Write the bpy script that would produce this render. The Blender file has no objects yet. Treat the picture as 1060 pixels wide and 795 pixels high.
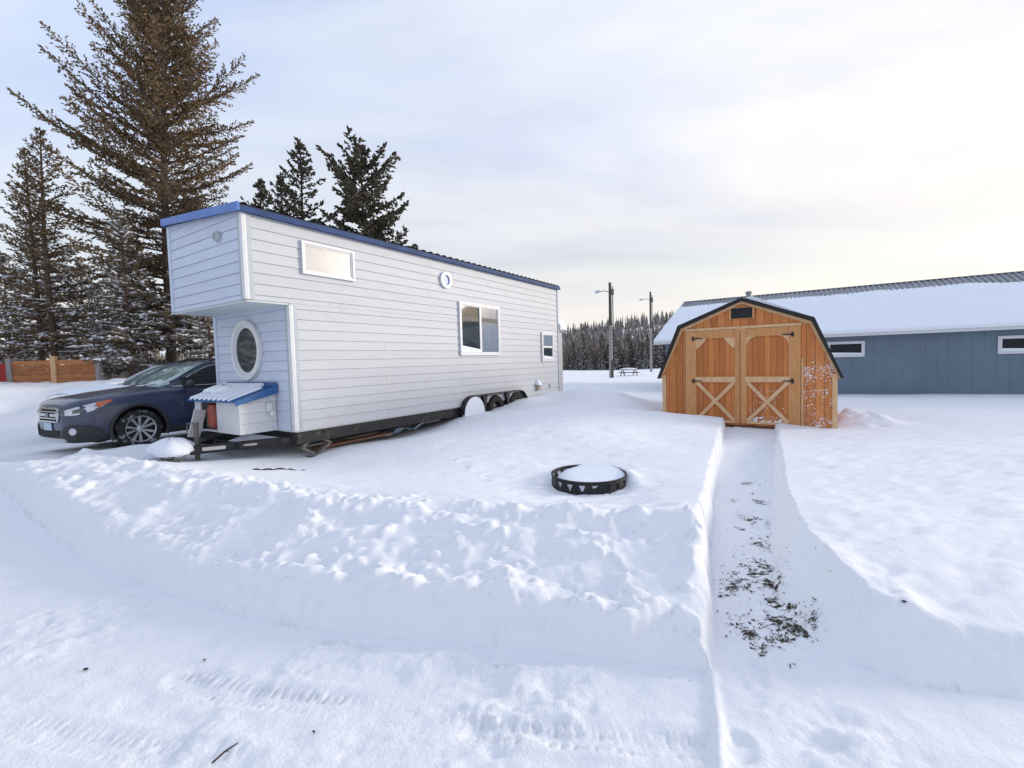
import bpy, bmesh, math, random
import numpy as np
from math import sin, cos, pi, radians, sqrt, atan2
from mathutils import Matrix, Vector

random.seed(7)
RNG = np.random.default_rng(7)
SC = bpy.context.scene
COL = SC.collection

# ------------------------------------------------------------------ camera model (metres; camera above the origin, looking +Y)
F, PITCH, ROLL = 475.37, 0.0494, 0.0281
EYE = 1.6
YAW = 0.5822                      # every building of the lot is square to this direction
AX = Vector((sin(YAW), cos(YAW), 0)); UX = Vector((cos(YAW), -sin(YAW), 0))
HO = (-3.9081, 6.8831); SO = (3.6147, 10.9762); BO = (6.6634, 21.2938)

def at(px, py, z=0.0):
    """ground point that the survey photo shows at px, py when it lies at height z"""
    xr, yr = px - 530, py - 397.5
    x = xr * cos(ROLL) - yr * sin(ROLL); y = xr * sin(ROLL) + yr * cos(ROLL)
    r = (x / F, cos(PITCH) - y / F * sin(PITCH), -sin(PITCH) - y / F * cos(PITCH))
    t = (z - EYE) / r[2]
    return (r[0] * t, r[1] * t, z)

def lot(o, x, y, z=0.0):
    v = UX * x + AX * y
    return (o[0] + v.x, o[1] + v.y, z)

# ------------------------------------------------------------------ materials
def nn(nt, typ, **kw):
    n = nt.nodes.new(typ)
    for k, v in kw.items(): setattr(n, k, v)
    return n

def mat(name, col, rough=0.6, metal=0.0, var=0.15, vscale=3.0, island=0.0, bump=0.0, bscale=40.0, stretch=(1, 1, 1),
        col2=None, spec=0.5, coat=0.0, dirt=None, dirt_amt=0.5, dirt_scale=2.0, trans=0.0):
    m = bpy.data.materials.new(name); m.use_nodes = True
    nt = m.node_tree; b = nt.nodes['Principled BSDF']; L = nt.links.new
    b.inputs['Roughness'].default_value = rough; b.inputs['Metallic'].default_value = metal
    b.inputs['Specular IOR Level'].default_value = spec
    b.inputs['Coat Weight'].default_value = coat
    if trans: b.inputs['Transmission Weight'].default_value = trans
    tc = nn(nt, 'ShaderNodeTexCoord'); mp = nn(nt, 'ShaderNodeMapping')
    mp.inputs['Scale'].default_value = stretch
    L(tc.outputs['Object'], mp.inputs['Vector'])
    nz = nn(nt, 'ShaderNodeTexNoise'); nz.inputs['Scale'].default_value = vscale; nz.inputs['Detail'].default_value = 6
    nz.inputs['Roughness'].default_value = .65
    L(mp.outputs[0], nz.inputs['Vector'])
    mr = nn(nt, 'ShaderNodeMapRange'); mr.inputs[1].default_value = .3; mr.inputs[2].default_value = .7
    L(nz.outputs[0], mr.inputs[0])
    mx = nn(nt, 'ShaderNodeMix', data_type='RGBA')
    c2 = col2 if col2 else tuple(c * (1 - var) for c in col)
    c1 = col if col2 else tuple(min(1, c * (1 + var * .6)) for c in col)
    mx.inputs[6].default_value = (*c1, 1); mx.inputs[7].default_value = (*c2, 1)
    out = mx.outputs[2]
    if island:
        ge = nn(nt, 'ShaderNodeNewGeometry')
        ad = nn(nt, 'ShaderNodeMath', operation='MULTIPLY_ADD'); ad.inputs[1].default_value = island; ad.inputs[2].default_value = -island / 2
        L(ge.outputs['Random Per Island'], ad.inputs[0])
        a2 = nn(nt, 'ShaderNodeMath', operation='ADD', use_clamp=True)
        L(mr.outputs[0], a2.inputs[0]); L(ad.outputs[0], a2.inputs[1]); L(a2.outputs[0], mx.inputs[0])
    else:
        L(mr.outputs[0], mx.inputs[0])
    if dirt:
        n2 = nn(nt, 'ShaderNodeTexNoise'); n2.inputs['Scale'].default_value = dirt_scale; n2.inputs['Detail'].default_value = 8
        n2.inputs['Roughness'].default_value = .7
        L(tc.outputs['Object'], n2.inputs['Vector'])
        m2 = nn(nt, 'ShaderNodeMapRange'); m2.inputs[1].default_value = .62 - .25 * dirt_amt; m2.inputs[2].default_value = .72 - .1 * dirt_amt
        L(n2.outputs[0], m2.inputs[0])
        md = nn(nt, 'ShaderNodeMix', data_type='RGBA'); md.inputs[7].default_value = (*dirt, 1)
        L(m2.outputs[0], md.inputs[0]); L(out, md.inputs[6]); out = md.outputs[2]
    L(out, b.inputs['Base Color'])
    if bump:
        nb = nn(nt, 'ShaderNodeTexNoise'); nb.inputs['Scale'].default_value = bscale; nb.inputs['Detail'].default_value = 5
        L(mp.outputs[0], nb.inputs['Vector'])
        bp = nn(nt, 'ShaderNodeBump'); bp.inputs['Strength'].default_value = bump; bp.inputs['Distance'].default_value = .01
        L(nb.outputs[0], bp.inputs['Height']); L(bp.outputs[0], b.inputs['Normal'])
    return m

M = {}
M['siding'] = mat('pale grey siding', (.505, .525, .56), .55, var=.05, vscale=2, island=.6, bump=.12, bscale=30, stretch=(1, 1, 6), dirt=(.50, .50, .51), dirt_amt=.15, dirt_scale=1.2)
M['siding_shade'] = mat('shade blue siding', (.56, .62, .73), .55, var=.06, vscale=2, island=.6, bump=.12, bscale=30, stretch=(1, 1, 6))  # same boards as the long side; the front's cool shade is in this colour
M['gap'] = mat('joint and lap shade backing', (.26, .27, .29), .9)  # darker joint backing, also paints the shadow lines under the laps
M['trim'] = mat('white trim', (.68, .69, .70), .45, var=.05, vscale=4, dirt=(.62, .62, .62), dirt_amt=.15, dirt_scale=5)
M['trim_grey'] = mat('grey trim', (.42, .46, .50), .5, var=.08)
M['soffit'] = mat('soffit', (.60, .66, .64), .6, var=.05)
M['roofblue'] = mat('blue sheet metal', (.055, .16, .50), .35, metal=.0, var=.2, vscale=2, coat=.15)
M['lidblue'] = mat('deep blue sheet metal', (.02, .11, .30), .35, var=.2, vscale=3, coat=.15)
M['roofdark'] = mat('dark ribbed metal', (.03, .035, .045), .8, var=.3, spec=.2)
M['roofblue2'] = mat('dull blue drip edge', (.03, .065, .17), .65, var=.3, vscale=2, spec=.25)  # darker and rougher blue than the front fascia
M['black'] = mat('black steel', (.012, .012, .014), .5, var=.4, vscale=8, dirt=(.10, .08, .06), dirt_amt=.25, dirt_scale=6, bump=.1)
M['steel'] = mat('grey steel', (.16, .15, .14), .5, metal=.4, var=.4, vscale=10, dirt=(.16, .09, .05), dirt_amt=.35, dirt_scale=9)
M['rubber'] = mat('tyre rubber', (.018, .018, .019), .85, var=.3, vscale=12, bump=.4, bscale=60, dirt=(.6, .63, .68), dirt_amt=.28, dirt_scale=9)
M['rubber2'] = mat('bare tyre rubber', (.014, .014, .015), .8, var=.3, vscale=12, bump=.4, bscale=60)
M['darkpane'] = mat('dark small pane', (.02, .023, .03), .12, var=.3, spec=.15)
M['glass'] = mat('dark window glass', (.035, .045, .055), .05, var=.3, vscale=1.2, spec=.5)
M['ringblack'] = mat('black painted steel', (.006, .006, .007), .6, var=.3, vscale=9)
M['curtain'] = mat('pale blind', (.62, .59, .55), .18, var=.10, vscale=1.5, spec=.5, coat=.25)
M['blind'] = mat('ribbed blind behind glass', (.17, .21, .27), .14, var=.25, vscale=3, coat=.5, stretch=(1, 8, .2))
M['portglass'] = mat('blue port glass', (.06, .20, .42), .3, var=.4, vscale=6, spec=.3)
M['snowcap'] = mat('settled snow', (.84, .87, .92), .75, var=.03, vscale=5, bump=.5, bscale=22, spec=.2)
M['tarp'] = mat('pale blue tarp', (.32, .42, .50), .5, var=.3, vscale=6)
M['board'] = mat('weathered red brown board', (.22, .10, .06), .8, var=.4, vscale=5, stretch=(8, 1, 1), bump=.3)
M['board2'] = mat('pale weathered board', (.42, .33, .27), .8, var=.35, vscale=5, stretch=(8, 1, 1), bump=.3)
M['shedwood'] = mat('stained cedar boards', (.64, .235, .066), .6, col2=(.40, .13, .034), vscale=3.0, island=.9, stretch=(14, 14, .7), bump=.35, bscale=8, spec=.35)
M['doorwood'] = mat('stained door boards', (.65, .235, .068), .6, col2=(.43, .14, .038), vscale=3.0, island=.9, stretch=(14, 14, .7), bump=.35, bscale=8, spec=.35)
M['framewood'] = mat('golden pine frame', (.66, .34, .14), .55, col2=(.50, .23, .085), vscale=2.0, island=.5, stretch=(9, 9, 1.2), bump=.2, bscale=8, spec=.35)
M['palewood'] = mat('pale pine trim', (.74, .50, .29), .6, col2=(.58, .34, .16), vscale=2.5, island=.4, stretch=(6, 6, 2), bump=.2, bscale=8)
M['shedroof'] = mat('black shingle roof', (.012, .012, .013), .7, var=.4, vscale=12, bump=.5, bscale=50)
M['metalblue'] = mat('slate blue metal wall', (.135, .19, .245), .5, var=.14, vscale=.9, dirt=(.18, .23, .28), dirt_amt=.3, dirt_scale=.7)
M['roofgrey'] = mat('grey ribbed roof metal', (.27, .285, .31), .5, var=.2, vscale=1)
M['pole'] = mat('weathered grey pole wood', (.30, .285, .27), .85, var=.35, vscale=3, stretch=(6, 6, .5), bump=.4)
M['poledark'] = mat('dark pole wood', (.075, .068, .062), .85, var=.35, vscale=3, stretch=(6, 6, .5))
M['bark'] = mat('spruce bark', (.14, .10, .075), .9, var=.4, vscale=6, bump=.6, bscale=20, stretch=(3, 3, .8))
M['barkdark'] = mat('dark bark', (.040, .032, .027), .9, var=.4, vscale=6)
M['fol_brown'] = mat('brown green needles', (.31, .215, .122), .75, col2=(.10, .078, .048), vscale=.7, island=1.1, spec=.2)
M['fol_dark'] = mat('dark green needles', (.16, .135, .09), .75, col2=(.058, .058, .044), vscale=.8, island=1.1, spec=.2)
M['fol_mid'] = mat('olive needles', (.32, .255, .18), .75, col2=(.13, .115, .088), vscale=.8, island=1.1, spec=.2)
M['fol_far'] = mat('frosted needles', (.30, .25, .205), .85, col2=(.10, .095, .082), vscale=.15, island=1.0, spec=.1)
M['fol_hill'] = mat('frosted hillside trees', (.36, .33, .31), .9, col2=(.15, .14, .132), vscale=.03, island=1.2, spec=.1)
M['fencewood'] = mat('orange stained fence boards', (.52, .21, .075), .7, col2=(.34, .12, .04), vscale=3, island=.9, stretch=(.6, 6, 6))
M['red'] = mat('red paint', (.40, .02, .018), .5, var=.2)
M['carblue'] = mat('dark blue car paint', (.030, .042, .090), .3, metal=.1, var=.1, vscale=1.5, coat=.5, dirt=(.07, .085, .13), dirt_amt=.25, dirt_scale=3)
M['carsilver'] = mat('silver car paint', (.45, .48, .52), .25, metal=.3, var=.1, coat=1.0)
M['plastic'] = mat('dark grey cladding', (.022, .023, .026), .55, var=.3, vscale=8, dirt=(.10, .11, .12), dirt_amt=.3, dirt_scale=4)
M['carglass'] = mat('car window glass', (.012, .016, .018), .03, var=.2, spec=.8)
M['windscreen'] = mat('green tinted windscreen', (.22, .33, .30), .05, var=.35, vscale=1.6, spec=.9, coat=.5)
M['chrome'] = mat('bright metal trim', (.62, .64, .67), .18, metal=.9, var=.1)
M['alloy'] = mat('machined alloy', (.55, .56, .58), .32, metal=.6, var=.1)
M['alloydark'] = mat('dark alloy', (.05, .05, .055), .4, metal=.4, var=.1)
M['lampglass'] = mat('headlamp lens', (.60, .63, .68), .06, var=.25, vscale=9, spec=.8, coat=.6)
M['lampdark'] = mat('lamp housing', (.08, .09, .10), .15, var=.3, coat=.6)
M['amber'] = mat('amber lens', (.62, .13, .035), .12, var=.2, coat=.5)
M['plate'] = mat('pale blue plate', (.42, .58, .68), .4, var=.12, vscale=18)
M['badge'] = mat('blue badge', (.02, .05, .22), .2, coat=.5)
M['seat'] = mat('dark seat cloth', (.03, .03, .033), .8)
M['grass'] = mat('dead grass', (.12, .092, .058), .85, col2=(.026, .021, .016), vscale=6, island=1.2)
M['twig'] = mat('dark twig', (.03, .022, .017), .9)
M['copper'] = mat('copper red tank', (.42, .10, .06), .45, var=.4, vscale=6)
M['greywhite'] = mat('grey annex wall', (.42, .43, .45), .6, var=.08)
M['reflector'] = mat('pale reflector tape', (.66, .62, .60), .4, var=.2, vscale=30)

# ------------------------------------------------------------------ mesh helpers
class MB:
    def __init__(s): s.v = []; s.f = []; s.mi = []
    def quad(s, *pts, m=0):
        i = len(s.v); s.v += [tuple(p) for p in pts]; s.f.append(tuple(range(i, i + len(pts)))); s.mi.append(m); return s
    def add(s, verts, faces, m=0):
        i = len(s.v); s.v += [tuple(p) for p in verts]
        for f in faces: s.f.append(tuple(k + i for k in f)); s.mi.append(m)
        return s
    def box(s, x0, x1, y0, y1, z0, z1, m=0, M4=None, ch=0.0):
        if ch <= 0:
            v = [(x, y, z) for z in (z0, z1) for y in (y0, y1) for x in (x0, x1)]
            f = [(0, 2, 3, 1), (4, 5, 7, 6), (0, 1, 5, 4), (2, 6, 7, 3), (0, 4, 6, 2), (1, 3, 7, 5)]
        else:
            c = min(ch, (x1 - x0) * .45, (y1 - y0) * .45, (z1 - z0) * .45)
            bm = bmesh.new(); bmesh.ops.create_cube(bm, size=1)
            for q in bm.verts:
                q.co = Vector((x0 + (q.co.x + .5) * (x1 - x0), y0 + (q.co.y + .5) * (y1 - y0), z0 + (q.co.z + .5) * (z1 - z0)))
            bmesh.ops.bevel(bm, geom=bm.edges[:], offset=c, segments=1, affect='EDGES', profile=.5)
            bm.verts.index_update()
            v = [tuple(q.co) for q in bm.verts]; f = [tuple(q.index for q in fc.verts) for fc in bm.faces]; bm.free()
        if M4 is not None: v = [tuple(M4 @ Vector(p)) for p in v]
        return s.add(v, f, m)
    def beam(s, p, q, w, h, m=0, up=(0, 0, 1), ch=0.0):
        p, q = Vector(p), Vector(q); d = (q - p); L = d.length; d.normalize()
        sd = d.cross(Vector(up))
        if sd.length < 1e-4: sd = d.cross(Vector((1, 0, 0)))
        sd.normalize(); u2 = sd.cross(d)
        M4 = Matrix(((d.x, sd.x, u2.x, p.x), (d.y, sd.y, u2.y, p.y), (d.z, sd.z, u2.z, p.z), (0, 0, 0, 1)))
        return s.box(0, L, -w / 2, w / 2, -h / 2, h / 2, m, M4, ch)
    def tube(s, pts, r, n=8, m=0, caps=True):
        pts = [Vector(p) for p in pts]; k = len(pts)
        rs = r if isinstance(r, (list, tuple)) else [r] * k
        rings = []; prev = None
        for i, p in enumerate(pts):
            d = (pts[min(i + 1, k - 1)] - pts[max(i - 1, 0)]).normalized()
            a = prev if prev is not None else (Vector((0, 0, 1)) if abs(d.z) < .9 else Vector((1, 0, 0)))
            sd = d.cross(a)
            if sd.length < 1e-5: sd = d.cross(Vector((0, 1, 0)))
            sd.normalize(); u2 = sd.cross(d).normalized(); prev = u2
            rings.append([p + (sd * cos(2 * pi * j / n) + u2 * sin(2 * pi * j / n)) * rs[i] for j in range(n)])
        v = [tuple(q) for rg in rings for q in rg]
        f = [(i * n + j, i * n + (j + 1) % n, (i + 1) * n + (j + 1) % n, (i + 1) * n + j) for i in range(k - 1) for j in range(n)]
        if caps: f += [tuple(range(n))[::-1], tuple((k - 1) * n + j for j in range(n))]
        return s.add(v, f, m)
    def lathe(s, prof, n=32, m=0, M4=None, closed=False):
        """prof: (radius, height) pairs turned about local z"""
        v = [(r * cos(2 * pi * j / n), r * sin(2 * pi * j / n), h) for r, h in prof for j in range(n)]
        k = len(prof); rng = range(k if closed else k - 1)
        f = [(i * n + j, i * n + (j + 1) % n, ((i + 1) % k) * n + (j + 1) % n, ((i + 1) % k) * n + j) for i in rng for j in range(n)]
        if M4 is not None: v = [tuple(M4 @ Vector(p)) for p in v]
        return s.add(v, f, m)
    def prism(s, poly, fn, t, m=0):
        """poly of (a, b) pairs; fn(a, b, depth) -> xyz; a solid of thickness t"""
        n = len(poly)
        v = [fn(a, b, 0) for a, b in poly] + [fn(a, b, t) for a, b in poly]
        f = [tuple(range(n))[::-1], tuple(range(n, 2 * n))] + [(i, (i + 1) % n, n + (i + 1) % n, n + i) for i in range(n)]
        return s.add(v, f, m)
    def ring(s, outer, inner, fn, t, m=0):
        """a frame between two outlines with the same number of points"""
        n = len(outer)
        v = [fn(a, b, d) for d in (0, t) for pl in (outer, inner) for a, b in pl]
        f = []
        for i in range(n):
            j = (i + 1) % n
            f += [(i, j, n + j, n + i), (2 * n + i, 3 * n + i, 3 * n + j, 2 * n + j), (i, 2 * n + i, 2 * n + j, j), (n + i, n + j, 3 * n + j, 3 * n + i)]
        return s.add(v, f, m)
    def build(s, name, mats, parent=None, smooth=False, loc=(0, 0, 0), rot=(0, 0, 0), weld=0.0):
        me = bpy.data.meshes.new(name); me.from_pydata(s.v, [], s.f)
        if not isinstance(mats, (list, tuple)): mats = [mats]
        for q in mats: me.materials.append(M[q] if isinstance(q, str) else q)
        if len(mats) > 1: me.polygons.foreach_set('material_index', s.mi)
        bm = bmesh.new(); bm.from_mesh(me)
        if weld: bmesh.ops.remove_doubles(bm, verts=bm.verts, dist=weld)
        bmesh.ops.recalc_face_normals(bm, faces=bm.faces)
        bm.to_mesh(me); bm.free()
        if smooth: me.shade_smooth() if smooth is True else me.set_sharp_from_angle(angle=smooth)
        if smooth and smooth is not True:
            me.polygons.foreach_set('use_smooth', [True] * len(me.polygons)); me.set_sharp_from_angle(angle=smooth)
        o = bpy.data.objects.new(name, me); COL.objects.link(o)
        o.location = loc; o.rotation_euler = rot
        if parent is not None: o.parent = parent
        return o

def npmesh(name, v, f, mats, parent=None, smooth=False, mi=None):
    """fast mesh from numpy arrays, all faces of one size"""
    me = bpy.data.meshes.new(name); v = np.asarray(v, np.float32); f = np.asarray(f, np.int32)
    k = f.shape[1]
    me.vertices.add(len(v)); me.vertices.foreach_set('co', v.ravel())
    me.loops.add(f.size); me.loops.foreach_set('vertex_index', f.ravel())
    me.polygons.add(len(f)); me.polygons.foreach_set('loop_start', np.arange(0, f.size, k, dtype=np.int32))
    if smooth: me.polygons.foreach_set('use_smooth', np.ones(len(f), bool))
    if mi is not None: me.polygons.foreach_set('material_index', np.asarray(mi, np.int32))
    me.update(calc_edges=True); me.validate()
    for q in (mats if isinstance(mats, (list, tuple)) else [mats]): me.materials.append(M[q] if isinstance(q, str) else q)
    o = bpy.data.objects.new(name, me); COL.objects.link(o)
    if parent is not None: o.parent = parent
    return o

def tag(o, label=None, cat=None, group=None, kind=None):
    if label: o['label'] = label
    if cat: o['category'] = cat
    if group: o['group'] = group
    if kind: o['kind'] = kind
    return o

def thing(name, loc, rz, label, cat, group=None):
    o = bpy.data.objects.new(name, None); COL.objects.link(o)
    o.location = loc; o.rotation_euler = (0, 0, rz); o.empty_display_size = .3
    return tag(o, label, cat, group)

def copy_tree(o, parent=None):
    c = o.copy(); COL.objects.link(c)
    if parent is not None: c.parent = parent
    for ch in list(o.children): copy_tree(ch, c)
    return c

# ------------------------------------------------------------------ numeric noise
def _h(ix, iy, s):
    n = (ix.astype(np.int64) * 374761393 + iy.astype(np.int64) * 668265263 + s * 974634777) & 0x7fffffff
    n = ((n ^ (n >> 13)) * 1274126177) & 0x7fffffff
    return ((n ^ (n >> 16)) & 0xffff) / 65535.0
def vnoise(x, y, s=0):
    ix = np.floor(x); iy = np.floor(y); fx = x - ix; fy = y - iy
    fx = fx * fx * fx * (fx * (fx * 6 - 15) + 10); fy = fy * fy * fy * (fy * (fy * 6 - 15) + 10)
    ix = ix.astype(np.int64); iy = iy.astype(np.int64)
    a = _h(ix, iy, s); b = _h(ix + 1, iy, s); c = _h(ix, iy + 1, s); d = _h(ix + 1, iy + 1, s)
    return (a + (b - a) * fx + (c - a) * fy + (a - b - c + d) * fx * fy) * 2 - 1
def fbm(x, y, s=0, o=4):
    r = 0; A = 1; t = 0
    for i in range(o):
        r = r + A * vnoise(x * 2 ** i + i * 17.3, y * 2 ** i + i * 5.1, s + i); t += A; A *= .5
    return r / t * 1.4
def sstep(a, b, x):
    t = np.clip((x - a) / (b - a), 0, 1); return t * t * (3 - 2 * t)
# ------------------------------------------------------------------ the snow-covered ground, one sheet to the horizon
UP = []
for px, py, z in [(10,478,.30),(80,476,.36),(150,480,.40),(250,492,.42),(330,500,.42),(400,507,.43),(500,521,.44),(600,540,.44),(690,548,.44),
        (480,480,.42),(400,482,.31),(335,490,.20),(275,483,.18),(300,470,.10),(250,476,.13),(200,480,.20),(170,474,.22),
        (560,497,.36),(655,497,.37),(608,472,.39),(608,520,.36),(560,510,.36),(655,512,.36),(500,441,.45),(440,462,.36),(600,402,.76),(640,406,.70),(562,421,.58),(620,426,.62),(605,450,.52),(680,426,.44),(650,446,.46),(685,454,.36),(720,470,.38),
        (735,510,.42),(735,560,.42),(733,600,.30),(745,470,.36),(755,440,.27),(708,430,.27),(686,436,.12),
        (806,450,.16),(815,500,.33),(828,540,.38),(852,580,.36),(900,612,.29),(950,634,.23),(1060,648,.19),(1250,655,.17),
        (900,540,.38),(1000,560,.32),(1060,530,.31),(900,480,.30),(1000,470,.30),(880,446,.10),(950,430,.08),(1060,430,.10),(140,460,.33),(165,459,.33),(112,462,.29),(80,465,.22),(60,466,.20)]:
    UP.append(at(px, py, z))
for x, y, z in [(-16,14.5,.35),(-14.9,16,1.10),(-11.5,14.7,.85),(-18,16.5,1.2),(-22,17,1.25),(-13,12.8,.22),(-10.5,10.5,.2),(-9.6,8.7,.14),(-20,22,1.0),(-10,22,.9),(0,24,.45),
        (-30,30,1),(-10,40,.5),(0,40,.1),(10,45,-.28),(18,60,-.35),(-60,60,.4),(-60,110,-.4),(25,110,-.95),(20,30,-.1),(60,40,-.2),(60,110,-1),(-150,110,-.6),(150,110,-1.2),
        (7,15,.1),(4.6,17.5,.30),(1.5,22,.25),(-9,2,.0),(-14,6,.1),(14,4,.3),(20,10,.25)]:
    UP.append((x, y, z))
for x, y, z in [(.02,1.37,.13),(.02,2.1,.15),(.02,3.3,.12),(.02,4.4,.24),(.02,4.85,.34),(.05,5.7,.34),(.02,7.56,.555),(.02,9.77,.575),(.1,8.7,.57),(1.0,5.5,.42),(1.2,8,.5),(1.5,10,.5),
        (-1.2,2,.08),(-1.2,4,.1),(-1.2,6,.3),(-1.2,9,.45),(-.1,.9,.06),(-1,.4,.1),(-1.2,-.4,.16),(-2.2,.5,.14),(-1.5,11.5,.4)]:
    UP.append(lot(HO, x, y, z))
for x, y, z in [(-3.1,-.45,.20),(-4,0,.2),(-3.5,2,.2),(-5,-1,.18),(-3.2,-1.5,.2),(-3,4,.2),(-6,3,.2),(-6.5,.3,.2)]: UP.append(lot(HO, x, y, z))
for x, y, z in [(7,.3,-.05),(11.9,.3,.03),(18,.3,.1),(2,.3,-.1),(8,-2,.03)]: UP.append(lot(BO, x, y, z))
for x, y, z in [(3.4,-.05,.07),(2.9,-.05,.11),(3.6,1.5,.1),(-.2,1.5,.15),(1.5,2,.05)]: UP.append(lot(SO, x, y, z))
UP = np.array(UP)
RC = .35
def _phi(r2): return np.sqrt(r2 + RC * RC)
_A = _phi(((UP[:, None, :2] - UP[None, :, :2]) ** 2).sum(-1)); _n = len(UP)
_K = np.block([[_A - np.eye(_n) * .02, np.ones((_n, 1))], [np.ones((1, _n)), np.zeros((1, 1))]])
_W = np.linalg.solve(_K, np.concatenate([UP[:, 2], [0]]))
def upper(x, y):
    out = np.empty_like(x)
    for i in range(0, len(x), 40000):
        sl = slice(i, i + 40000)
        d2 = (x[sl, None] - UP[None, :, 0]) ** 2 + (y[sl, None] - UP[None, :, 1]) ** 2
        out[sl] = _phi(d2) @ _W[:-1] + _W[-1]
    return out

# foot of the ploughed road and of the shovelled path; per vertex: cut slope, cut height, slope above the cut
ROAD = [(-4,500,.09, 1.8,.20,.35),(28,535,.05, 1.8,.21,.30),(86,576,.03, 1.8,.20,.28),(170,612,.01, 1.4,.18,.26),(250,640,0, 1.25,.20,.25),(330,652,0, 1.2,.21,.24),
        (400,661,0, 1.05,.21,.24),(480,669,0, 1.05,.20,.24),(560,677,0, 1.1,.19,.24),(640,687,0, 1.5,.17,.26),(700,692,0, 1.5,.15,.28),(737,700,0, 2.5,.12,.4),
        (742,655,.0, 4,.20,.5),(738,610,.01, 6,.40,.5),(736,565,.02, 7,.45,.5),(738,520,.02, 8,.45,.5),(752,434,.01, 8,.45,.5),
        (803,436,.01, 5,.45,.5),(800,505,.02, 3.2,.45,.5),(797,560,.01, 2.4,.45,.4),(800,603,.01, 1.8,.45,.4),(824,645,0, 1.3,.40,.3),(868,682,0, 1.05,.40,.3),
        (940,708,0, .95,.40,.3),(1060,724,0, .9,.40,.3),(1300,740,0, .6,.40,.3)]
RP = np.array([at(a, b, c)[:2] for a, b, c, *_ in ROAD]); RS = np.array([r[3:] for r in ROAD])
_loop = np.vstack([RP, [(30, RP[-1, 1] - .3), (30, -25), (-30, -25), (-30, 4.0), (-12, 6.5)]])
_loopS = np.vstack([RS, [RS[-1]] * 3, [(1, .05, .2)] * 2])
def road_field(x, y):
    n = len(_loop); bestB = np.full(len(x), 1e9); SB_ = np.zeros((len(x), 3)); best = np.full(len(x), 1e9); S = np.zeros((len(x), 3)); arc = np.zeros(len(x)); inside = np.zeros(len(x), bool); A = 0.
    for i in range(n):
        p = _loop[i]; q = _loop[(i + 1) % n]; d = q - p; L2 = d @ d
        t = np.clip(((x - p[0]) * d[0] + (y - p[1]) * d[1]) / L2, 0, 1)
        dd = np.hypot(x - p[0] - t * d[0], y - p[1] - t * d[1]); k = dd < best
        if i < 11 or i >= n - 5:
            kb = dd < bestB; bestB[kb] = dd[kb]; SB_[kb] = _loopS[i] * (1 - t[kb, None]) + _loopS[(i + 1) % n] * t[kb, None]
        best[k] = dd[k]; S[k] = _loopS[i] * (1 - t[k, None]) + _loopS[(i + 1) % n] * t[k, None]; arc[k] = A + t[k] * sqrt(L2)
        A += sqrt(L2)
        c = ((p[1] > y) != (q[1] > y)); xx = p[0] + (y - p[1]) / (q[1] - p[1] + 1e-12) * d[0]
        inside ^= c & (x < xx)
    return np.where(inside, -best, best), S, arc, bestB, SB_

BERM_ARC = 0.
for i in range(11): BERM_ARC += float(np.hypot(*(RP[i + 1] - RP[i])))
PRINTS = [(778,480,1.3,.9),(786,498,1.2,.9),(770,535,1.35,1),(800,545,1.2,1),(768,575,1.4,1),(785,700,1.3,.8)]
PATH_ARC = BERM_ARC
for i in range(11, 16): PATH_ARC += float(np.hypot(*(RP[i + 1] - RP[i])))
TRACKS = [([(190,700),(264,718),(330,727),(400,737),(462,749),(588,762),(760,775)], .17, .011, .0),
          ([(330,668),(430,676),(500,682),(600,689),(685,696),(737,702)], .13, .010, .0),
          ([(560,758),(631,768),(731,780)], .15, .008, .0),
          ([(930,712),(1000,725),(1080,732)], .13, .009, .0),
          ([(0,745),(120,770),(260,788)], .16, .006, .0),
          ([(800,742),(840,705),(800,660),(790,620)], .05, .003, .0)]
GRASS = [(760,520,.04,.02),(779,512,.03,.015),(768,548,.05,.015),(796,556,.03,.03),(752,612,.05,.02),(770,585,.06,.015),(812,660,.06,.02),(790,668,.05,.02),(791,585,.06,.10),(797,603,.09,.10),(803,622,.09,.08),(806,640,.12,.07),(776,656,.07,.07),(759,602,.10,.05),(818,630,.05,.05),(820,646,.05,.03),(783,592,.12,.04),(787,563,.05,.07),(772,500,.07,.03),(785,520,.06,.04),(840,648,.06,.02),(776,538,.06,.05),(832,655,.06,.02)]
GR = [(*at(a, b, .01)[:2], c, d) for a, b, c, d in GRASS]

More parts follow.
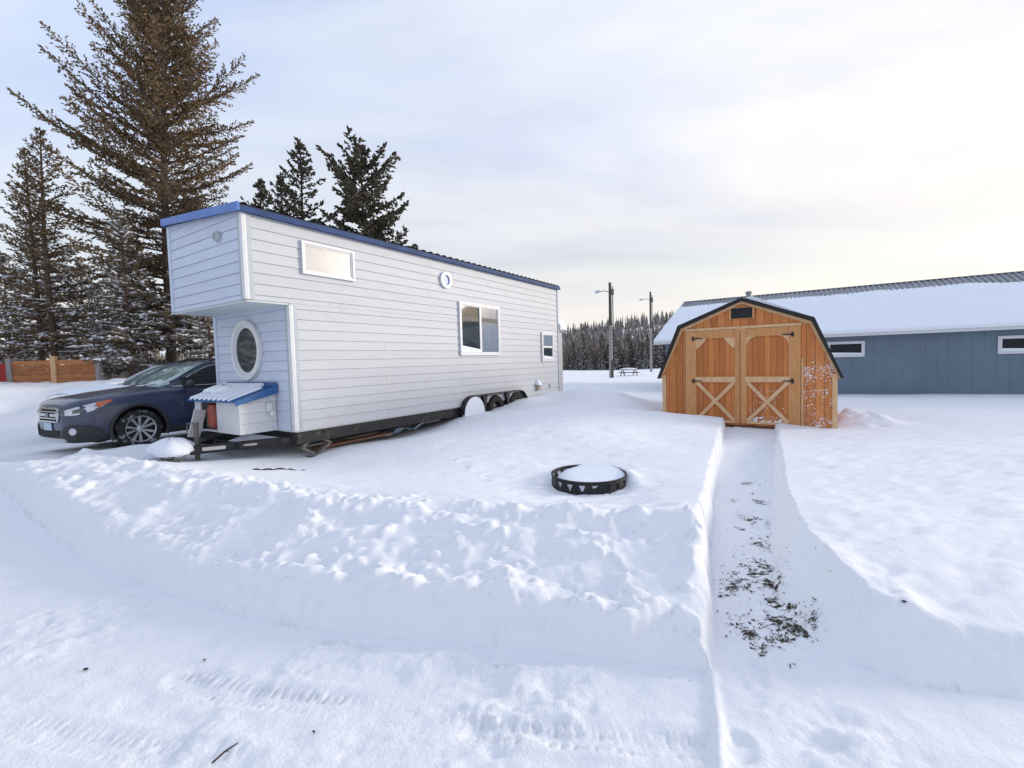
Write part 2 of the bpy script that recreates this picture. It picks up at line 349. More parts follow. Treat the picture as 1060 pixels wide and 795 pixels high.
def ground_height(x, y, detail=True):
    """height of the snow at flat arrays x, y (and the bare-earth share)"""
    U = upper(x, y)
    far = np.hypot(x, y)
    hill = sstep(135, 330, y + .0 * x) * (17 + 5 * fbm(x / 120., y / 120., 3, 3) + 6 * sstep(30, 110, x))
    U = U + hill
    U = U + .035 * fbm(x / 2.2, y / 2.2, 11, 3) * sstep(3, 8, far) + .25 * fbm(x / 25, y / 25, 12, 2) * sstep(25, 60, far)
    d, S, arc, dB, SB_ = road_field(x, y)
    wob = .035 * fbm(x / .35, y / .35, 21, 3) * sstep(2.4, 3.2, far) * (arc < BERM_ARC) + (arc >= BERM_ARC) * (.016 * fbm(x / .16, y / .16, 23, 3) + .010 * fbm(x / .05, y / .05, 24, 2)) * (far < 14)
    de = np.maximum(d + wob, 0)
    cut = S[:, 0] * de
    G = np.where(cut < S[:, 1], cut, S[:, 1] + (de - S[:, 1] / S[:, 0]) * S[:, 2])
    dB = np.maximum(dB + wob, 0); cB = SB_[:, 0] * dB       # the ploughed bank runs on right up to the path
    GB = np.where(cB < SB_[:, 1], cB, SB_[:, 1] + (dB - SB_[:, 1] / SB_[:, 0]) * SB_[:, 2])
    G = np.where((d > 0) & (x < 3.5) & (arc < PATH_ARC), np.minimum(G, GB), G)
    base = .012 * fbm(x / 1.5, y / 1.5, 31, 3)
    # road tilts up gently towards the driveway on the left
    R = base + .11 * sstep(4.2, 7.0, np.hypot(x + 1.5, y)) * (x < 0)
    k = np.where(arc < BERM_ARC, .03, .014)
    D = U - R
    h = np.clip(.5 + .5 * (G - D) / k, 0, 1)
    z = R + np.where(d > 0, G + (D - G) * h - k * h * (1 - h), np.minimum(0, D))
    bare = np.zeros_like(x)
    if not detail: return z, bare
    near = 1 - sstep(9, 15, far)
    # broken snow on the bank the plough threw up
    db = np.full(len(x), 1e9)
    for i in range(11):
        p, q = RP[i], RP[i + 1]; dv = q - p; t = np.clip(((x - p[0]) * dv[0] + (y - p[1]) * dv[1]) / (dv @ dv), 0, 1)
        db = np.minimum(db, np.hypot(x - p[0] - t * dv[0], y - p[1] - t * dv[1]))
    keep = sstep(.03, .12, d) * (x < 2.6) * (1 - sstep(7.0, 8.0, -x))
    fall = keep * (1 - sstep(.8, 1.7, db)); lump_ = fbm(x / .42, y / .30, 41, 3)
    z = z + fall * (.052 * lump_ + .017 * fbm(x / .19, y / .15, 42, 2) + .010 * fbm(x / .085, y / .07, 43, 2))
    rowm = keep * np.exp(-((db - .21) / .075) ** 2)
    z = z + rowm * (.012 + .022 * np.maximum(0, fbm(x / .20, y / .16, 45, 2) + .2))
    crest = keep * np.exp(-((db - 1.05 - .12 * fbm(x / .8, y / .8, 46, 2)) / .13) ** 2)
    z = z + crest * (.02 + .05 * np.maximum(0, fbm(x / .24, y / .18, 47, 2)))
    # wind ripple on the open field right of the path, and softer everywhere else
    right = (arc >= BERM_ARC) & (d > .15)
    rip = fbm((x * .95 + y * .30) / .34, (y * .95 - x * .30) / .085, 51, 3)
    z = z + np.where(right, .017 * rip * near * sstep(.2, .5, d), 0)
    z = z + .005 * fbm(x / .22, y / .22, 53, 3) * near * (d > 0)
    z = z + (.16 * fbm(x / 1.6, y / 1.2, 55, 3) + .06 * np.abs(fbm(x / .5, y / .4, 57, 2))) * sstep(9.5, 12, -x) * sstep(12.5, 14.5, y) * (1 - sstep(18, 22, y))
    # packed road: lumps, scuffs, tread
    inr = sstep(.0, .12, -d)
    pat = sstep(-.1, .5, fbm(x / .7, y / .7, 61, 3))
    z = z + inr * near * (.016 * fbm(x / .17, y / .12, 63, 4) * (.45 + pat) + .009 * np.abs(fbm(x / .05, y / .04, 65, 2)) * (.3 + pat))
    for pts, w, amp, _ in TRACKS:
        P = np.array([at(a, b, 0)[:2] for a, b in pts]); A = 0.
        best = np.full(len(x), 9.); s_ = np.zeros(len(x)); c_ = np.zeros(len(x))
        for i in range(len(P) - 1):
            dv = P[i + 1] - P[i]; L = np.hypot(*dv); dv = dv / L
            t = np.clip((x - P[i, 0]) * dv[0] + (y - P[i, 1]) * dv[1], 0, L)
            ex = x - P[i, 0] - t * dv[0]; ey = y - P[i, 1] - t * dv[1]; dd = np.hypot(ex, ey); k2 = dd < best
            best[k2] = dd[k2]; s_[k2] = A + t[k2]; c_[k2] = (ex * -dv[1] + ey * dv[0])[k2]; A += L
        m_ = 1 - sstep(w * .40, w * .55, best)
        fade = .25 + .75 * sstep(-.3, .4, fbm(x / .45, y / .45, 71, 3))
        z = z + m_ * fade * inr * (amp * .80 * np.clip(1.3 * np.sin((s_ + .35 * c_) / .046 * 2 * pi + 1.3 * fbm(x / .10, y / .10, 72, 2)), -1, 1) * (.55 + .45 * np.sign(np.sin(c_ / w * 9))) - amp * .5)
        z = z + inr * fade * .006 * np.exp(-((best - w * .6) / .03) ** 2)
    # ridge the shovel left along the path, running on over the road
    e = np.array([at(a, b, 0)[:2] for a, b in ((737,700),(742,740),(746,800),(752,900))])
    for i in range(len(e) - 1):
        dv = e[i + 1] - e[i]; L2 = dv @ dv; t = np.clip(((x - e[i, 0]) * dv[0] + (y - e[i, 1]) * dv[1]) / L2, 0, 1)
        dd = np.hypot(x - e[i, 0] - t * dv[0], y - e[i, 1] - t * dv[1])
        z = np.maximum(z, z * 0 + base + .034 - dd * .9 + .008 * fbm(x / .08, y / .08, 77, 2))
    # the snow has sunk a little round the fire ring
    fr = np.hypot(x - .752, y - 4.62); z = z - .025 * np.exp(-((fr - .42) / .085) ** 2) * (.35 + .65 * sstep(-.3, .3, -(y - 4.62) / np.maximum(fr, .01))) - np.where(fr < .36, .10, 0) + .085 * np.exp(-((fr - .43) / .09) ** 2) * sstep(-.1, .5, ((y - 4.62) * .8 + (x - .752) * .6) / np.maximum(fr, .01))
    # a heap thrown up beside the shed
    hx, hy = x - 7.35, y - 9.75; z = z + .24 * np.exp(-(hx * hx + hy * hy) / .38) * (1 + .5 * fbm(x / .28, y / .22, 81, 3))
    # boot prints and scuffs in the path and where people step down to the road
    for (px, py, az, s) in PRINTS:
        X, Y, _ = at(px, py, .0); c, s_n = cos(az), sin(az); k3 = np.hypot(x - X, y - Y) < .3
        a1 = (x[k3] - X) * c + (y[k3] - Y) * s_n; b1 = -(x[k3] - X) * s_n + (y[k3] - Y) * c
        q = (np.abs(a1) / (.145 * s)) ** 3 + (np.abs(b1 + .012 * np.sin(a1 * 20)) / (.052 * s)) ** 2.5
        zz = z[k3]; zz += -.020 * s * np.exp(-q ** 2) + .007 * np.exp(-((q - 1.7) / .6) ** 2) + .003 * np.sin(a1 / .018) * (q < .8); z[k3] = zz
    # bare earth in the path
    for gx, gy, rx, ry in GR:
        q = ((x - gx) / rx) ** 2 + ((y - gy) / (ry * 2.1)) ** 2
        bare = np.maximum(bare, np.exp(-q * 1.1))
    return z, bare

def axis(segs):
    out = [segs[0][0]]
    for a, b, s0, s1 in segs:
        p = a
        while p < b:
            t = (p - a) / (b - a); p += s0 * (s1 / s0) ** t; out.append(min(p, b))
    return np.unique(np.round(out, 5))
xp = axis([(0, 2.6, .017, .017), (2.6, 7, .018, .045), (7, 16, .05, .25), (16, 60, .3, 2.5), (60, 420, 3, 20)])
gx = np.concatenate([-xp[:0:-1], xp])
gy = axis([(-60, -2, 14, .5), (-2, 1.3, .4, .06), (1.3, 3.2, .015, .016), (3.2, 6, .016, .026), (6, 12, .030, .12), (12, 30, .13, .6), (30, 120, .7, 3.5), (120, 520, 4, 16)])
GX, GY = np.meshgrid(gx, gy); fx, fy = GX.ravel(), GY.ravel()
gz, bare = ground_height(fx, fy)
# broken lumps of snow along the ploughed bank
nx_, ny_ = len(gx), len(gy); Z2 = gz.reshape(ny_, nx_)
cr = np.random.default_rng(5); Z0 = Z2.copy()
def bank_point(s, dd):
    A = 0.
    for i in range(len(RP) - 1):
        L = float(np.hypot(*(RP[i + 1] - RP[i])))
        if s <= A + L:
            t = (s - A) / L; p = RP[i] * (1 - t) + RP[i + 1] * t; v = (RP[i + 1] - RP[i]) / L
            return p + np.array([-v[1], v[0]]) * dd
        A += L
    return RP[11]
for i in range(2300):
    s = cr.uniform(.1, BERM_ARC); row = cr.random() < .62
    cl = fbm(np.array([s / .45]), np.array([.5]), 91, 2)[0]
    if row and cr.random() > .65 + .7 * cl: continue
    dd = abs(cr.normal(.23, .075)) if row else (cr.uniform(.1, 1.3) if cr.random() < .7 else cr.normal(1.05, .12))
    r = (cr.uniform(.016, .055) if row else cr.uniform(.012, .045)) * (1.5 if cr.random() < .15 else 1)
    x0, y0 = bank_point(s, dd)
    i0, i1 = np.searchsorted(gx, [x0 - 1.3 * r, x0 + 1.3 * r]); j0, j1 = np.searchsorted(gy, [y0 - 1.3 * r, y0 + 1.3 * r])
    if i1 <= i0 or j1 <= j0: continue
    XX = GX[j0:j1, i0:i1] - x0; YY = GY[j0:j1, i0:i1] - y0
    an = np.arctan2(YY, XX); rr = r * (1 + .22 * np.sin(2 * an + i) + .14 * np.sin(5 * an + 2 * i))
    q = np.hypot(XX, YY) / rr
    hgt = r * cr.uniform(.32, .66) * np.clip(1 - q ** 2.6, 0, 1) ** .6 * (1 + .22 * np.sin(XX / r * 3.1 + i) * np.cos(YY / r * 2.7 + 2 * i))
    Z2[j0:j1, i0:i1] = np.maximum(Z2[j0:j1, i0:i1], Z0[j0:j1, i0:i1] + hgt)
gz = Z2.ravel()
idx = np.arange(nx_ * ny_).reshape(ny_, nx_)
faces = np.stack([idx[:-1, :-1], idx[:-1, 1:], idx[1:, 1:], idx[1:, :-1]], -1).reshape(-1, 4)

def snow_material():
    m = bpy.data.materials.new('snow over earth'); m.use_nodes = True; nt = m.node_tree; L = nt.links.new
    b = nt.nodes['Principled BSDF']; b.inputs['Roughness'].default_value = .8; b.inputs['Specular IOR Level'].default_value = .15
    b.inputs['Subsurface Weight'].default_value = .0
    tc = nn(nt, 'ShaderNodeTexCoord')
    at_ = nn(nt, 'ShaderNodeAttribute', attribute_name='bare')
    n1 = nn(nt, 'ShaderNodeTexNoise'); n1.inputs['Scale'].default_value = 26; n1.inputs['Detail'].default_value = 7; n1.inputs['Roughness'].default_value = .7
    mp = nn(nt, 'ShaderNodeMapping'); mp.inputs['Scale'].default_value = (.6, 1.5, 1)
    L(tc.outputs['Object'], mp.inputs['Vector']); L(mp.outputs[0], n1.inputs['Vector'])
    th = nn(nt, 'ShaderNodeMath', operation='MULTIPLY_ADD'); th.inputs[1].default_value = .37; L(at_.outputs['Fac'], th.inputs[0]); L(n1.outputs[0], th.inputs[2])
    mr = nn(nt, 'ShaderNodeMapRange'); mr.inputs[1].default_value = .80; mr.inputs[2].default_value = .85; L(th.outputs[0], mr.inputs[0])
    ge = nn(nt, 'ShaderNodeMath', operation='MULTIPLY'); gt = nn(nt, 'ShaderNodeMath', operation='GREATER_THAN'); gt.inputs[1].default_value = .12
    L(at_.outputs['Fac'], gt.inputs[0]); L(gt.outputs[0], ge.inputs[0]); L(mr.outputs[0], ge.inputs[1])
    n3 = nn(nt, 'ShaderNodeTexNoise'); n3.inputs['Scale'].default_value = 1.3; n3.inputs['Detail'].default_value = 4; L(tc.outputs['Object'], n3.inputs['Vector'])
    sm = nn(nt, 'ShaderNodeMix', data_type='RGBA'); sm.inputs[6].default_value = (.85, .864, .89, 1); sm.inputs[7].default_value = (.87, .878, .892, 1); L(n3.outputs[0], sm.inputs[0])
    mx = nn(nt, 'ShaderNodeMix', data_type='RGBA'); mx.inputs[7].default_value = (.055, .042, .028, 1)
    L(ge.outputs[0], mx.inputs[0]); L(sm.outputs[2], mx.inputs[6]); L(mx.outputs[2], b.inputs['Base Color'])
    nb = nn(nt, 'ShaderNodeTexNoise'); nb.inputs['Scale'].default_value = 55; nb.inputs['Detail'].default_value = 6; nb.inputs['Roughness'].default_value = .65
    L(tc.outputs['Object'], nb.inputs['Vector'])
    bp = nn(nt, 'ShaderNodeBump'); bp.inputs['Strength'].default_value = .6; bp.inputs['Distance'].default_value = .014
    L(nb.outputs[0], bp.inputs['Height']); L(bp.outputs[0], b.inputs['Normal'])
    return m
M['snow'] = snow_material()
ground = npmesh('ground', np.stack([fx, fy, gz], -1), faces, 'snow', smooth=True)
a_ = ground.data.attributes.new('bare', 'FLOAT', 'POINT'); a_.data.foreach_set('value', bare.astype(np.float32))
tag(ground, kind='structure')

def gheight(x, y):
    i = int(np.clip(np.searchsorted(gx, x), 1, nx_ - 1)); j = int(np.clip(np.searchsorted(gy, y), 1, ny_ - 1))
    tx = (x - gx[i - 1]) / (gx[i] - gx[i - 1]); ty = (y - gy[j - 1]) / (gy[j] - gy[j - 1])
    return float((Z2[j - 1, i - 1] * (1 - tx) + Z2[j - 1, i] * tx) * (1 - ty) + (Z2[j, i - 1] * (1 - tx) + Z2[j, i] * tx) * ty)

# dead grass and leaf litter showing through in the path
gv, gf = [], []
gr = np.random.default_rng(3)
for k, (cx, cy, rx, ry) in enumerate(GR):
    for i in range(int(2600 * (rx * ry) ** .5)):
        x = cx + gr.normal(0, rx * .80); y = cy + gr.normal(0, ry * 2.1 * .80)
        if fbm(np.array([x / .045]), np.array([y / .035]), 95, 2)[0] < -.02 + .25 * gr.random(): continue
        L = gr.uniform(.010, .045) * (1.3 if gr.random() < .1 else 1); w = gr.uniform(.0015, .0045) if gr.random() < .8 else gr.uniform(.006, .014)
        if w > .005: L *= .5
        az = gr.uniform(0, 2 * pi) if gr.random() < .4 else gr.normal(.3, .5); el = abs(gr.normal(.0, .14)); z = gheight(x, y) + .001
        d = np.array([cos(az) * cos(el), sin(az) * cos(el), sin(el)]); s = np.array([-sin(az), cos(az), gr.normal(0, .3)]) * w
        p = np.array([x, y, z]); q = p + d * L; b0 = len(gv); mid = p + d * L * .5 + np.array([0, 0, L * .12])
        gv += [p - s * .5, mid - s, q, mid + s]; gf.append((b0, b0 + 1, b0 + 2, b0 + 3))
gobj = npmesh('dead_grass', gv, gf, 'grass'); tag(gobj, 'flattened brown dead grass and leaf litter showing through the snow of the shovelled path', 'grass', kind='stuff')
# ------------------------------------------------------------------ the tiny house on its trailer
ZB, ZO, ZT, ZL, LO, LEN, WID = .555, 2.633, 3.937, 4.15, .669, 9.94, 2.5
def top_of(x): return ZT + (ZL - ZT) * (-x / WID)

def siding(mb, P, s0, s1, z0, ta, tb, exp=.166, start=ZB, joints=(), gap=.0055):
    """lap boards on the plane P(s, z, out); the top edge runs from ta at s0 to tb at s1"""
    top = lambda s: ta + (tb - ta) * (s - s0) / (s1 - s0)
    k = math.floor((z0 - start) / exp + 1e-6)
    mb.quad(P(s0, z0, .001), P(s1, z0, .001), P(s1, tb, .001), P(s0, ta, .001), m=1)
    while True:
        a, b = max(z0, start + k * exp), start + (k + 1) * exp - gap
        if a >= max(ta, tb): break
        if b - a < .02: k += 1; continue
        segs = [s0] + [j for q, j in enumerate(joints) if (q * 7 + k * 3) % 4 == 0 and s0 + .3 < j < s1 - .3] + [s1]
        for p, q in zip(segs[:-1], segs[1:]):
            p2, q2 = p + (.002 if p != s0 else 0), q - (.002 if q != s1 else 0)
            # clip the course under the sloping eave
            poly = [(p2, a), (q2, a), (q2, b), (p2, b)]; out = []
            for i in range(4):
                A, B = poly[i], poly[(i + 1) % 4]; da, db = top(A[0]) - A[1], top(B[0]) - B[1]
                if da >= 0: out.append(A)
                if (da < 0) != (db < 0):
                    t = da / (da - db); out.append((A[0] + (B[0] - A[0]) * t, A[1] + (B[1] - A[1]) * t))
            if len(out) < 3: continue
            off = lambda z: .015 - .011 * (z - a) / (b - a)
            n = len(out); v = [P(s, z, off(z)) for s, z in out] + [P(s, z, .002) for s, z in out]
            mb.add(v, [tuple(range(n))] + [(i, (i + 1) % n, n + (i + 1) % n, n + i) for i in range(n)], 0)
        k += 1

house = thing('tiny_house', (*HO, 0), -YAW, 'long pale grey lap sided tiny house on a trailer with a blue metal roof edge', 'tiny house')
PS = lambda s, z, o: (o, s, z)                 # long side, looking along +x
PF = lambda s, z, o: (s, LO - o, z)            # lower front
PL = lambda s, z, o: (s, -o, z)                # front of the overhanging loft
w_ = MB(); siding(w_, PS, LO, LEN, ZB, ZO, ZO, joints=(2.6, 4.9, 7.1, 8.9)); siding(w_, PS, 0, LEN, ZO, ZT, ZT, joints=(1.6, 3.9, 6.1, 8.3))
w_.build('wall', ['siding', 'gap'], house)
w_ = MB(); siding(w_, PF, -WID, 0, ZB, ZO, ZO); w_.build('wall', ['siding_shade', 'gap'], house)
w_ = MB(); siding(w_, PL, -WID, 0, ZO, ZL, ZT); w_.build('wall', ['siding_shade', 'gap'], house)
w_ = MB()                                       # the two walls turned away from us, and the deck
siding(w_, lambda s, z, o: (-WID - o, s, z), LO, LEN, ZB, ZO, ZO); siding(w_, lambda s, z, o: (-WID - o, s, z), 0, LEN, ZO, ZL, ZL)
siding(w_, lambda s, z, o: (s, LEN + o, z), -WID, 0, ZB, ZL, ZT)
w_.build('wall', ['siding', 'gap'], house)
s_ = MB(); s_.box(-WID + .002, -.002, .002, LO + .01, ZO - .03, ZO - .002); s_.box(-WID + .01, -.01, LO + .01, LEN - .01, ZB - .02, ZB - .003); s_.build('soffit', 'soffit', house)
def corner(name, x, y0, y1, z0, z1, sx, mats):
    t = MB()
    t.box(x - .10 * sx if sx > 0 else x, x if sx > 0 else x + .10, y0, y1, z0, z1)
    return t
for (y, z0, z1) in ((0, ZO, ZT - .02), (LO, ZB, ZO - .034)):
    t = MB(); t.box(-.048, .030, y - .030, y - .004, z0, z1, ch=.004); t.box(.004, .030, y - .0035, y + .040, z0, z1, ch=.004); t.build('corner_trim', 'trim', house)
    t = MB(); t.box(-.105, -.0485, y - .026, y - .003, z0, z1); t.box(.003, .026, y + .0405, y + .105, z0, z1); t.build('corner_trim', 'trim_grey', house)
t = MB(); t.box(-WID - .026, -WID + .07, -.026, -.003, ZO, ZL - .02); t.build('corner_trim', 'siding_shade', house)
t = MB(); t.box(-WID - .026, -WID + .07, LO - .026, LO - .003, ZB, ZO - .034); t.build('corner_trim', 'siding_shade', house)
t = MB(); t.box(-.05, .03, LEN - .05, LEN + .02, ZB, ZT - .01); t.build('corner_trim', 'trim_grey', house)
# roof: ribbed metal sheet, blue drip edge; it falls towards the long side we see
r_ = MB(); ov = .07; z1, z2 = top_of(ov), top_of(-WID - ov)
n = 46
for i in range(n):                               # ribs run across the house, so the eave is a row of ridges
    y0 = -ov + (LEN + 2 * ov) * i / n; y1 = -ov + (LEN + 2 * ov) * (i + 1) / n; h = .028
    for (a, b, za, zb2) in ((y0, y0 + .05, 0, h), (y0 + .05, y0 + .10, h, h), (y0 + .10, y0 + .15, h, 0), (y0 + .15, y1, 0, 0)):
        r_.quad((ov, a, z1 + .075 + za), (ov, b, z1 + .075 + zb2), (-WID - .034, b, z2 + .075 + zb2), (-WID - .034, a, z2 + .075 + za))
    r_.quad((ov, y0, z1 + .04), (ov, y1, z1 + .04), (ov, y1, z1 + .075), (ov, y0, z1 + .075))
r_.quad((ov, -ov, z1 + .03), (ov, LEN + ov, z1 + .03), (-WID - .034, LEN + ov, z2 + .03), (-WID - .034, -ov, z2 + .03))
r_.build('roof', 'roofdark', house)
f_ = MB()
f_.prism([(ov + .022, z1 - .034), (ov + .022, z1 + .090), (-WID - .035, z2 + .100), (-WID - .035, z2 - .015)], lambda a, b, d: (a, -ov - .034 + d, b), .032)
f_.build('fascia', 'roofblue', house)
f_ = MB(); f_.box(ov + .001, ov + .022, -ov, LEN + ov, z1 - .036, z1 + .050); f_.box(.0205, ov, -ov, LEN + ov, z1 - .033, z1 - .018); f_.build('fascia', 'roofblue2', house)
f_ = MB(); f_.box(-WID - .038, -WID - .020, -ov, LEN + ov, z2 - .03, z2 + .075); f_.build('fascia', 'roofblue', house)

def rect(a0, a1, b0, b1): return [(a0, b0), (a1, b0), (a1, b1), (a0, b1)]
def side_window(y0, y1, z0, z1, fw, kind):
    fn = lambda a, b, d: (.012 + d, a, b)
    wf = MB(); wf.ring(rect(y0, y1, z0, z1), rect(y0 + fw, y1 - fw, z0 + fw, z1 - fw), fn, .045)
    wf.ring(rect(y0 + fw, y1 - fw, z0 + fw, z1 - fw), rect(y0 + fw + .025, y1 - fw - .025, z0 + fw + .025, z1 - fw - .025), fn, .028)
    o = wf.build('window', 'trim', house)
    a0, a1, b0, b1 = y0 + fw + .02, y1 - fw - .02, z0 + fw + .02, z1 - fw - .02
    def pane(a0, a1, b0, b1, m): p = MB(); p.box(.0185, .026, a0, a1, b0, b1); return p.build('pane', m, o)
    if kind == 'transom': pane(a0, a1, b0, b1, 'curtain')
    if kind == 'slider':
        mid = a0 + (a1 - a0) * .49
        m_ = MB(); m_.box(.020, .050, mid - .035, mid + .035, b0 - .005, b1 + .005); m_.build('mullion', 'trim', o)
        pane(a0, mid - .03, b0, b1, 'glass'); pane(mid + .03, a1, b0, b1, 'blind')
        sn = MB(); sn.prism([(a0, b0 - .01), (mid - .035, b0 - .01), (mid - .035, b0 + .07), (a0 + .4, b0 + .11), (a0, b0 + .16)], lambda a, b, d: (.027 + d, a, b), .022); sn.build('snow', 'snowcap', o)
        sh = MB()
        for (p, q) in ((a0, mid - .036), (mid + .036, a1)): sh.box(.0265, .0285, p, q, b1 - .36, b1 - .25)
        sh.build('blind_rail', 'black', o)
    if kind == 'hung':
        mid = (b0 + b1) / 2
        m_ = MB(); m_.box(.020, .048, a0 - .005, a1 + .005, mid - .03, mid + .03); m_.build('mullion', 'trim', o)
        pane(a0, a1, b0, mid - .025, 'glass'); pane(a0, a1, mid + .025, b1, 'blind')
        sn = MB(); sn.prism([(a0, b0 - .01), (a1, b0 - .01), (a1, b0 + .06), (a0, b0 + .10)], lambda a, b, d: (.027 + d, a, b), .03); sn.build('snow', 'snowcap', o)
    return o
side_window(.90, 1.93, 3.135, 3.675, .042, 'transom')
side_window(4.87, 6.52, 1.77, 3.05, .06, 'slider')
side_window(8.79, 9.55, 1.56, 2.48, .07, 'hung')
def ell(cx, cz, rx, rz, n=40): return [(cx + rx * cos(2 * pi * i / n), cz + rz * sin(2 * pi * i / n)) for i in range(n)]
pw = MB(); pw.ring(ell(4.435, 3.49, .185, .185), ell(4.435, 3.49, .115, .115), lambda a, b, d: (.012 + d, a, b), .05)
po = pw.build('porthole', 'trim', house, smooth=.6); p = MB(); p.prism(ell(4.435, 3.49, .118, .118), lambda a, b, d: (.016 + d, a, b), .016); p.build('pane', 'portglass', po)
ow = MB()
ow.ring(ell(-1.335, 1.925, .49, .525), ell(-1.335, 1.925, .41, .445), lambda a, b, d: (a, LO - .012 - d, b), .06)
ow.ring(ell(-1.335, 1.925, .41, .445), ell(-1.335, 1.925, .355, .395), lambda a, b, d: (a, LO - .012 - d, b), .035)
oo = ow.build('oval_window', 'trim', house, smooth=.6); p = MB(); p.prism(ell(-1.335, 1.925, .36, .40), lambda a, b, d: (a, LO - .016 - d, b), .012); p.build('pane', 'glass', oo)
li = MB(); M4 = Matrix.Translation((-.70, -.012, 3.66)) @ Matrix.Rotation(pi / 2, 4, 'X')
li.lathe([(.001, .045), (.035, .045), (.045, .02), (.05, .06), (.075, .06), (.085, .015), (.085, 0)], 24, 0, M4); li.build('wall_light', 'trim_grey', house, smooth=.7)
vh = MB(); vh.box(.012, .10, 8.40, 8.56, .70, .88, ch=.01); vo = vh.build('vent_hood', 'board2', house)
sn = MB(); sn.add([(.012, 8.38, .87), (.15, 8.38, .86), (.15, 8.58, .86), (.012, 8.58, .87), (.012, 8.42, 1.02), (.06, 8.44, 1.0), (.06, 8.53, 1.0), (.012, 8.55, 1.02)], [(0, 1, 2, 3), (4, 7, 6, 5), (0, 4, 5, 1), (1, 5, 6, 2), (2, 6, 7, 3), (3, 7, 4, 0)]); sn.build('snow', 'snowcap', vo)
oc = MB(); oc.box(.012, .045, 9.22, 9.32, .72, .84, ch=.006); oc.build('outlet_cover', 'trim_grey', house)

# trailer: chassis rails, drawbar, hitch
tr = MB()
tr.box(-.20, -.012, LO + .02, LEN - .05, .335, ZB - .022, ch=.006); tr.box(-WID + .03, -WID + .2, LO + .02, LEN - .05, .335, ZB - .022)
for y in np.arange(LO + .1, LEN, .6): tr.box(-WID + .21, -.21, y, y + .07, .40, ZB - .022)
for y in np.arange(LO + .5, LEN, .62): tr.box(-.0115, .004, y, y + .03, .46, .50)
tr.build('trailer_frame', 'black', house)
tg = MB()
for sx in (-.18, -WID + .18): tg.beam((sx, LO + .3, .375), (-1.17 + (.09 if sx > -1 else -.09), -.34, .345), .075, .135, ch=.006)
tg.box(-1.32, -1.02, -.44, -.20, .28, .415, ch=.01); tg.beam((-.6, .1, .37), (-1.8, .1, .37), .06, .08)
to = tg.build('drawbar', 'black', house)
rf = MB(); rf.box(-.11, .11, -.004, .0, -.03, .03)
for (tt) in (.15, .46):
    p0 = Vector((-1.08, -.34, .35)); p1 = Vector((-.18, LO + .3, .38)); q = p0.lerp(p1, tt); d = (p1 - p0).normalized(); nrm = Vector((d.y, -d.x, 0))
    r2 = MB(); c = q + nrm * .042; L = .16 if tt < .3 else .11; hh = .028 if tt < .3 else .016
    r2.quad(c - d * L + Vector((0, 0, -hh)), c + d * L + Vector((0, 0, -hh)), c + d * L + Vector((0, 0, hh)), c - d * L + Vector((0, 0, hh))); r2.build('reflector', 'reflector', to)
jk = MB(); jk.tube([(-1.17, -.30, .13), (-1.17, -.30, .72)], .035, 12); jk.tube([(-1.17, -.30, .72), (-1.17, -.30, .77)], .045, 12); jk.tube([(-1.17, -.30, .75), (-1.33, -.36, .75), (-1.33, -.36, .62)], .012, 8); jk.box(-1.26, -1.08, -.39, -.21, .11, .135); jk.build('tongue_jack', 'steel', house)
cp = MB(); cp.box(-1.22, -1.12, -.74, -.42, .35, .42, ch=.02); cp.tube([(-1.17, -.74, .35), (-1.17, -.74, .45)], .06, 12); cp.build('coupler', 'steel', house)
ch_ = MB()
for s in (-1, 1):
    pts = [(-1.17 + s * .08, -.44, .36), (-1.17 + s * .16, -.60, .22), (-1.17 + s * .10, -.74, .24), (-1.17 + s * .02, -.80, .34)]; ch_.tube(pts, .012, 6)
ch_.build('safety_chain', 'steel', house)
def lump(name, c, r, parent, seed=0, seg=22, rings=10, m='snowcap', squash=0.0):
    v, f = [], []; rg = np.random.default_rng(seed)
    for i in range(rings + 1):
        th = pi * i / rings
        for j in range(seg):
            ph = 2 * pi * j / seg; d = Vector((sin(th) * cos(ph), sin(th) * sin(ph), cos(th)))
            k = 1 + .10 * sin(3 * ph + seed) * sin(th) + .07 * sin(5 * ph + 2 * th + seed) + .04 * sin(9 * ph - 4 * th)
            z = d.z * r[2] * k
            if d.z < 0: z *= .35
            v.append((c[0] + d.x * r[0] * k, c[1] + d.y * r[1] * k, c[2] + z))
    for i in range(rings):
        for j in range(seg): f.append((i * seg + j, i * seg + (j + 1) % seg, (i + 1) * seg + (j + 1) % seg, (i + 1) * seg + j))
    b = MB(); b.add(v, f); return b.build(name, m, parent, smooth=True, weld=.002)
lump('snow', (-1.24, -.62, .36), (.42, .29, .20), house, 3)
# stabiliser: scissor jack under the near corner
sj = MB(); Y0, Y1, YM, Z0, Z1, ZM = .80, 1.34, 1.06, .085, .44, .265; X = -.06
for (p, q) in (((YM, Z1), (Y0, ZM)), ((YM, Z1), (Y1, ZM)), ((YM, Z0), (Y0, ZM)), ((YM, Z0), (Y1, ZM))):
    for dx in (0, -.09): sj.beam((X + dx, *p), (X + dx, *q), .016, .042)
sj.tube([(X - .045, Y0 - .05, ZM), (X - .045, Y1 + .06, ZM)], .012, 8); sj.box(X - .14, X + .05, YM - .15, YM + .15, .055, .085); sj.box(X - .12, X + .03, YM - .09, YM + .09, Z1 - .01, Z1 + .03)
sj.build('scissor_jack', 'steel', house)
